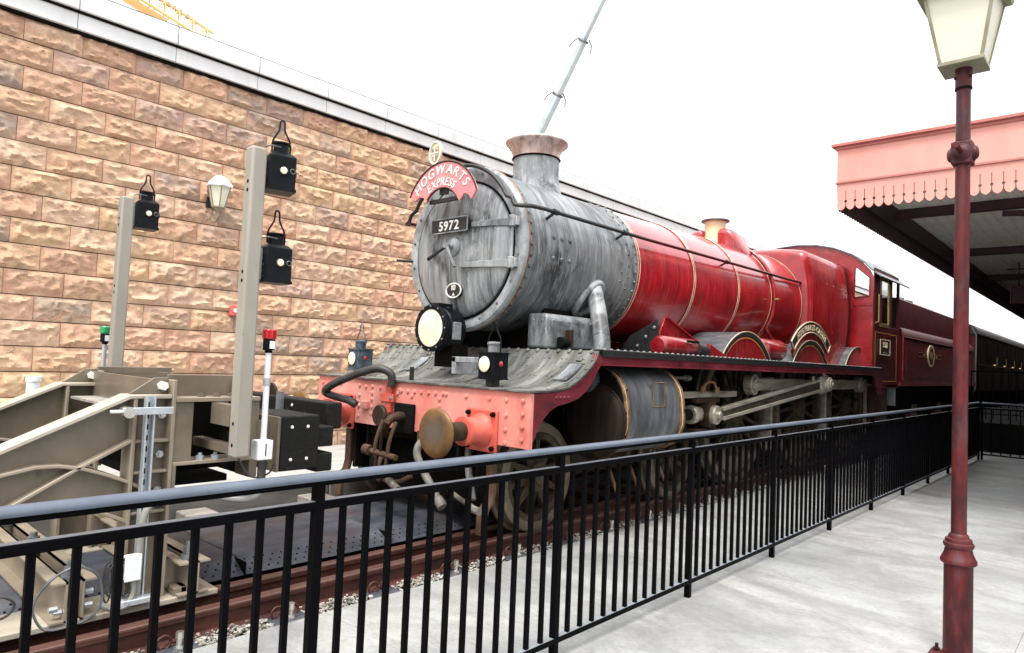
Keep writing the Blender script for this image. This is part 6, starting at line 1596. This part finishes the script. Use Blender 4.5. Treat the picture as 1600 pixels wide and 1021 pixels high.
for i, xb_ in enumerate((10.95, 14.9, 18.85, 22.8, 26.75, 30.7, 34.65, 38.6, 46.5, 54.4, 62.3, 70.2)):
    b = MB().box(xb_-.07, xb_+.07, CR0, CYE-.09, 3.80, 3.925).build('cross_beam', M['maroon_wood'], cn, bevel=.006)
    yc_ = .15
    MB().lathe([(.13, 0), (.13, .3), (.10, .34), (.09, .5), (.085, 3.3), (.10, 3.4), (.14, 3.5), (.14, 3.8)], (xb_, yc_, 0), 'z', 24).build('column', LM, cn)
    for sg in (1, -1):
        pa = [(yc_+sg*.08, 2.85)]+[(yc_+sg*(.10+1.05*(1-math.cos(R(a)))), 2.85+.93*math.sin(R(a))) for a in range(10, 91, 10)]
        MB().sheet(pa, 'x', xb_-.03, xb_+.03, .07, sg).build('curved_brace', M['maroon_wood'], cn)
sg_ = thing('hanging_sign', 'dark red hanging sign on two rods under the canopy', 'sign', (17, 1.78, 3.5))
MB().box(16.97, 17.03, 1.20, 1.862, 3.09, 3.46).build('board', M['maroon'], sg_, bevel=.01)
MB().box(16.955, 16.97, 1.23, 1.83, 3.12, 3.43).build('board_face', M['maroon_wood'], sg_)
MB().box(16.94, 17.06, 1.862, 1.88, 3.08, 3.47).build('end_cap', M['valance_red'], sg_)
for yk in (1.74, 1.34): MB().cyl((17, yk, 3.46), (17, yk, 3.93), .012, 8).build('rod', M['black'], sg_)
MB().box(16.96, 17.04, 1.2, 1.95, 3.78, 3.80).build('cross_bar', M['black'], sg_)
bld = thing('unseen_station_building', 'unseen dim brick station building at the back of the platform, stretched to darken reflections', 'building', (9, -5.2, 0))
MB().box(9.0, 260, -9, -5.2, 0, 4.6).build('wall', M['cylbrown'], bld)  # unseen wall drawn out lengthwise to darken the train's reflections
for k in range(24):
    f = MB().box(11+3.4*k, 12.4+3.4*k, -5.24, -5.19, .9, 2.9).build('window_frame', M['maroon'], bld, bevel=.01)
    MB().box(11.1+3.4*k, 12.3+3.4*k, -5.25, -5.235, 1.0, 2.8).build('window_pane', M['darkglass'], f)
MB().prism([(8.6, 4.6), (260.4, 4.6), (260.4, 4.75), (8.6, 4.75)], 'y', -9.3, -4.9).build('roof', M['cylgrey'], bld)

# ================================================================== cranes beyond the wall
mc = thing('mobile_crane', 'pale grey telescopic crane boom rising behind the chimney', 'crane', (50, 45, 0))
b0, b1 = Vector((50, 46.2, 19.0)), Vector((50, 34.6, 37.4))
segs = [(0, .44, .46), (.44, .685, .40), (.685, 1.0, .33)]
bd = (b1-b0); bu = bd.normalized()
base = Vector((50, 57.5, .8))
MB().bar(base, b0, 1.0, 1.2, up=(0, .7, .7)).build('boom_section', M['cranegrey'], mc, bevel=.1)
for (t0, t1, w) in segs:
    MB().bar(b0+bd*t0, b0+bd*t1, w*1.5, w*1.7, up=(0, .8, .6)).build('boom_section', M['cranegrey'], mc, bevel=.12)
for t in (.44, .685):
    p = b0+bd*t
    f = MB().bar(p-bu*.12, p+bu*.12, .80, .9, up=(0, .8, .6)).build('boom_collar', M['cylgrey'], mc, bevel=.08)
    MB().tube([p+Vector((0, .45, .5)), p+Vector((0, 1.3, .25)), p+Vector((0, 1.7, -.15))], .07, 6).tube([p+Vector((.3, -.45, .1)), p+Vector((.3, -.75, -.6)), p+Vector((.3, -.7, -1.3))], .08, 6).build('sheave_arm', M['cylgrey'], mc)
p = b0+bd*.965
MB().box(49.7, 50.3, p.y-1.15, p.y-.55, p.z-1.6, p.z-.9).build('hook_block', M['cylgrey'], mc, bevel=.1)
MB().cyl((50, p.y-.8, p.z-.9), (50, p.y-.5, p.z+.5), .05, 6).build('hook_rope', M['cylgrey'], mc)
MB().box(47, 53, 54, 64, .8, 3.0).build('carrier', M['orange'], mc, bevel=.2)
for xw in (47.2, 52.8):
    for yw in (55.5, 57.5, 60.5, 62.5): MB().cyl((xw-.3, yw, .8), (xw+.3, yw, .8), .75, 20).build('wheel', M['rubber'], mc)
tc = thing('tower_crane', 'orange lattice tower crane jib showing above the wall coping', 'crane', (18.8, 45, 0))
j0, j1 = Vector((11.5, 45, 23.6)), Vector((18.6, 45, 21.75))
jd = (j1-j0); ju = Vector((.25, 0, .97))
ch = [j0-ju*.55+Vector((0, -.5, 0)), j0-ju*.55+Vector((0, .5, 0)), j0+ju*.45]
for c in ch: MB().cyl(c, c+jd, .09, 6).build('jib_chord', M['orange'], tc)
nb_ = 8
for k in range(nb_):
    for c0 in ch[:2]:
        a = c0+jd*(k/nb_); t = ch[2]+jd*((k+.5)/nb_); b = c0+jd*((k+1)/nb_)
        MB().cyl(a, t, .05, 5).build('lattice_bar', M['orange'], tc); MB().cyl(t, b, .05, 5).build('lattice_bar', M['orange'], tc)
MB().bar(j0-ju*.75, j0+jd*.62-ju*.75, .9, .12, up=ju).build('jib_walkway', M['orange'], tc)
tb = MB().bar(j0+jd*.42+ju*.52, j0+jd*.93+ju*.38, .04, .5, up=ju).build('name_board', M['white'], tc)
m = MB(); jx = jd.normalized(); jn = Vector((0, -1, 0)); jup = jx.cross(jn)*-1
if jup.z < 0: jup = -jup
flat_text(m, 'MORROW', .42, j0+jd*.69+ju*.30+Vector((0, -.04, 0)), jx, jup, jn, ext=.02, off=.005, gap=.35)
m.build('lettering', M['cylgrey'], tb, smooth=False)
MB().box(18.2, 19.4, 44.4, 45.6, 0, 21.2).build('mast', M['orange'], tc)
for (xa, za, xb2, zb2) in ((14.6, 26.0, 19.0, 21.4), (15.9, 26.5, 20.4, 20.6)):
    MB().cyl((xa, 45, za), (xb2, 45, zb2), .022, 5).build('stay_rope', M['cylgrey'], tc)

# ================================================================== unseen houses added to darken reflections and fill; one gable hinted in the firebox
def house(x0, x1, y0, y1, h, ridge, label):
    t = thing('unseen_house', label, 'house', ((x0+x1)/2, y1, 0))
    MB().box(x0, x1, y0, y1, 0, h).build('wall', M['housestone'], t)
    ym = (x0+x1)/2
    MB().prism([(x0-.3, h-.1), (ym, ridge), (x1+.3, h-.1), (x1+.3, h+.15), (ym, ridge+.28), (x0-.3, h+.15)], 'y', y0-.3, y1+.3).build('roof', M['slate'], t)
    MB().prism([(x0, h), (x1, h), (ym, ridge)], 'y', y1-.15, y1-.001).build('gable', M['housestone'], t)
    for zf in (1.0, 3.6):
        for k in range(3):
            xc = x0+(x1-x0)*(k+.5)/3
            f = MB().box(xc-.5, xc+.5, y1-.02, y1+.04, zf, zf+1.5).build('window_frame', M['lantern_frame'], t)
            MB().box(xc-.43, xc+.43, y1+.03, y1+.045, zf+.07, zf+1.43).build('window_pane', M['darkglass'], f)
house(-24, -15, -22, -13, 5.6, 9.5, 'unseen dark stone gabled house added furthest behind the photographer')
house(-14.2, -6, -22, -12, 6.0, 10.2, 'unseen dark stone gabled house with the tallest ridge, added behind the photographer')
house(-5.2, 2.5, -22, -13, 5.4, 9.2, 'unseen dark stone gabled house added nearest the station building')
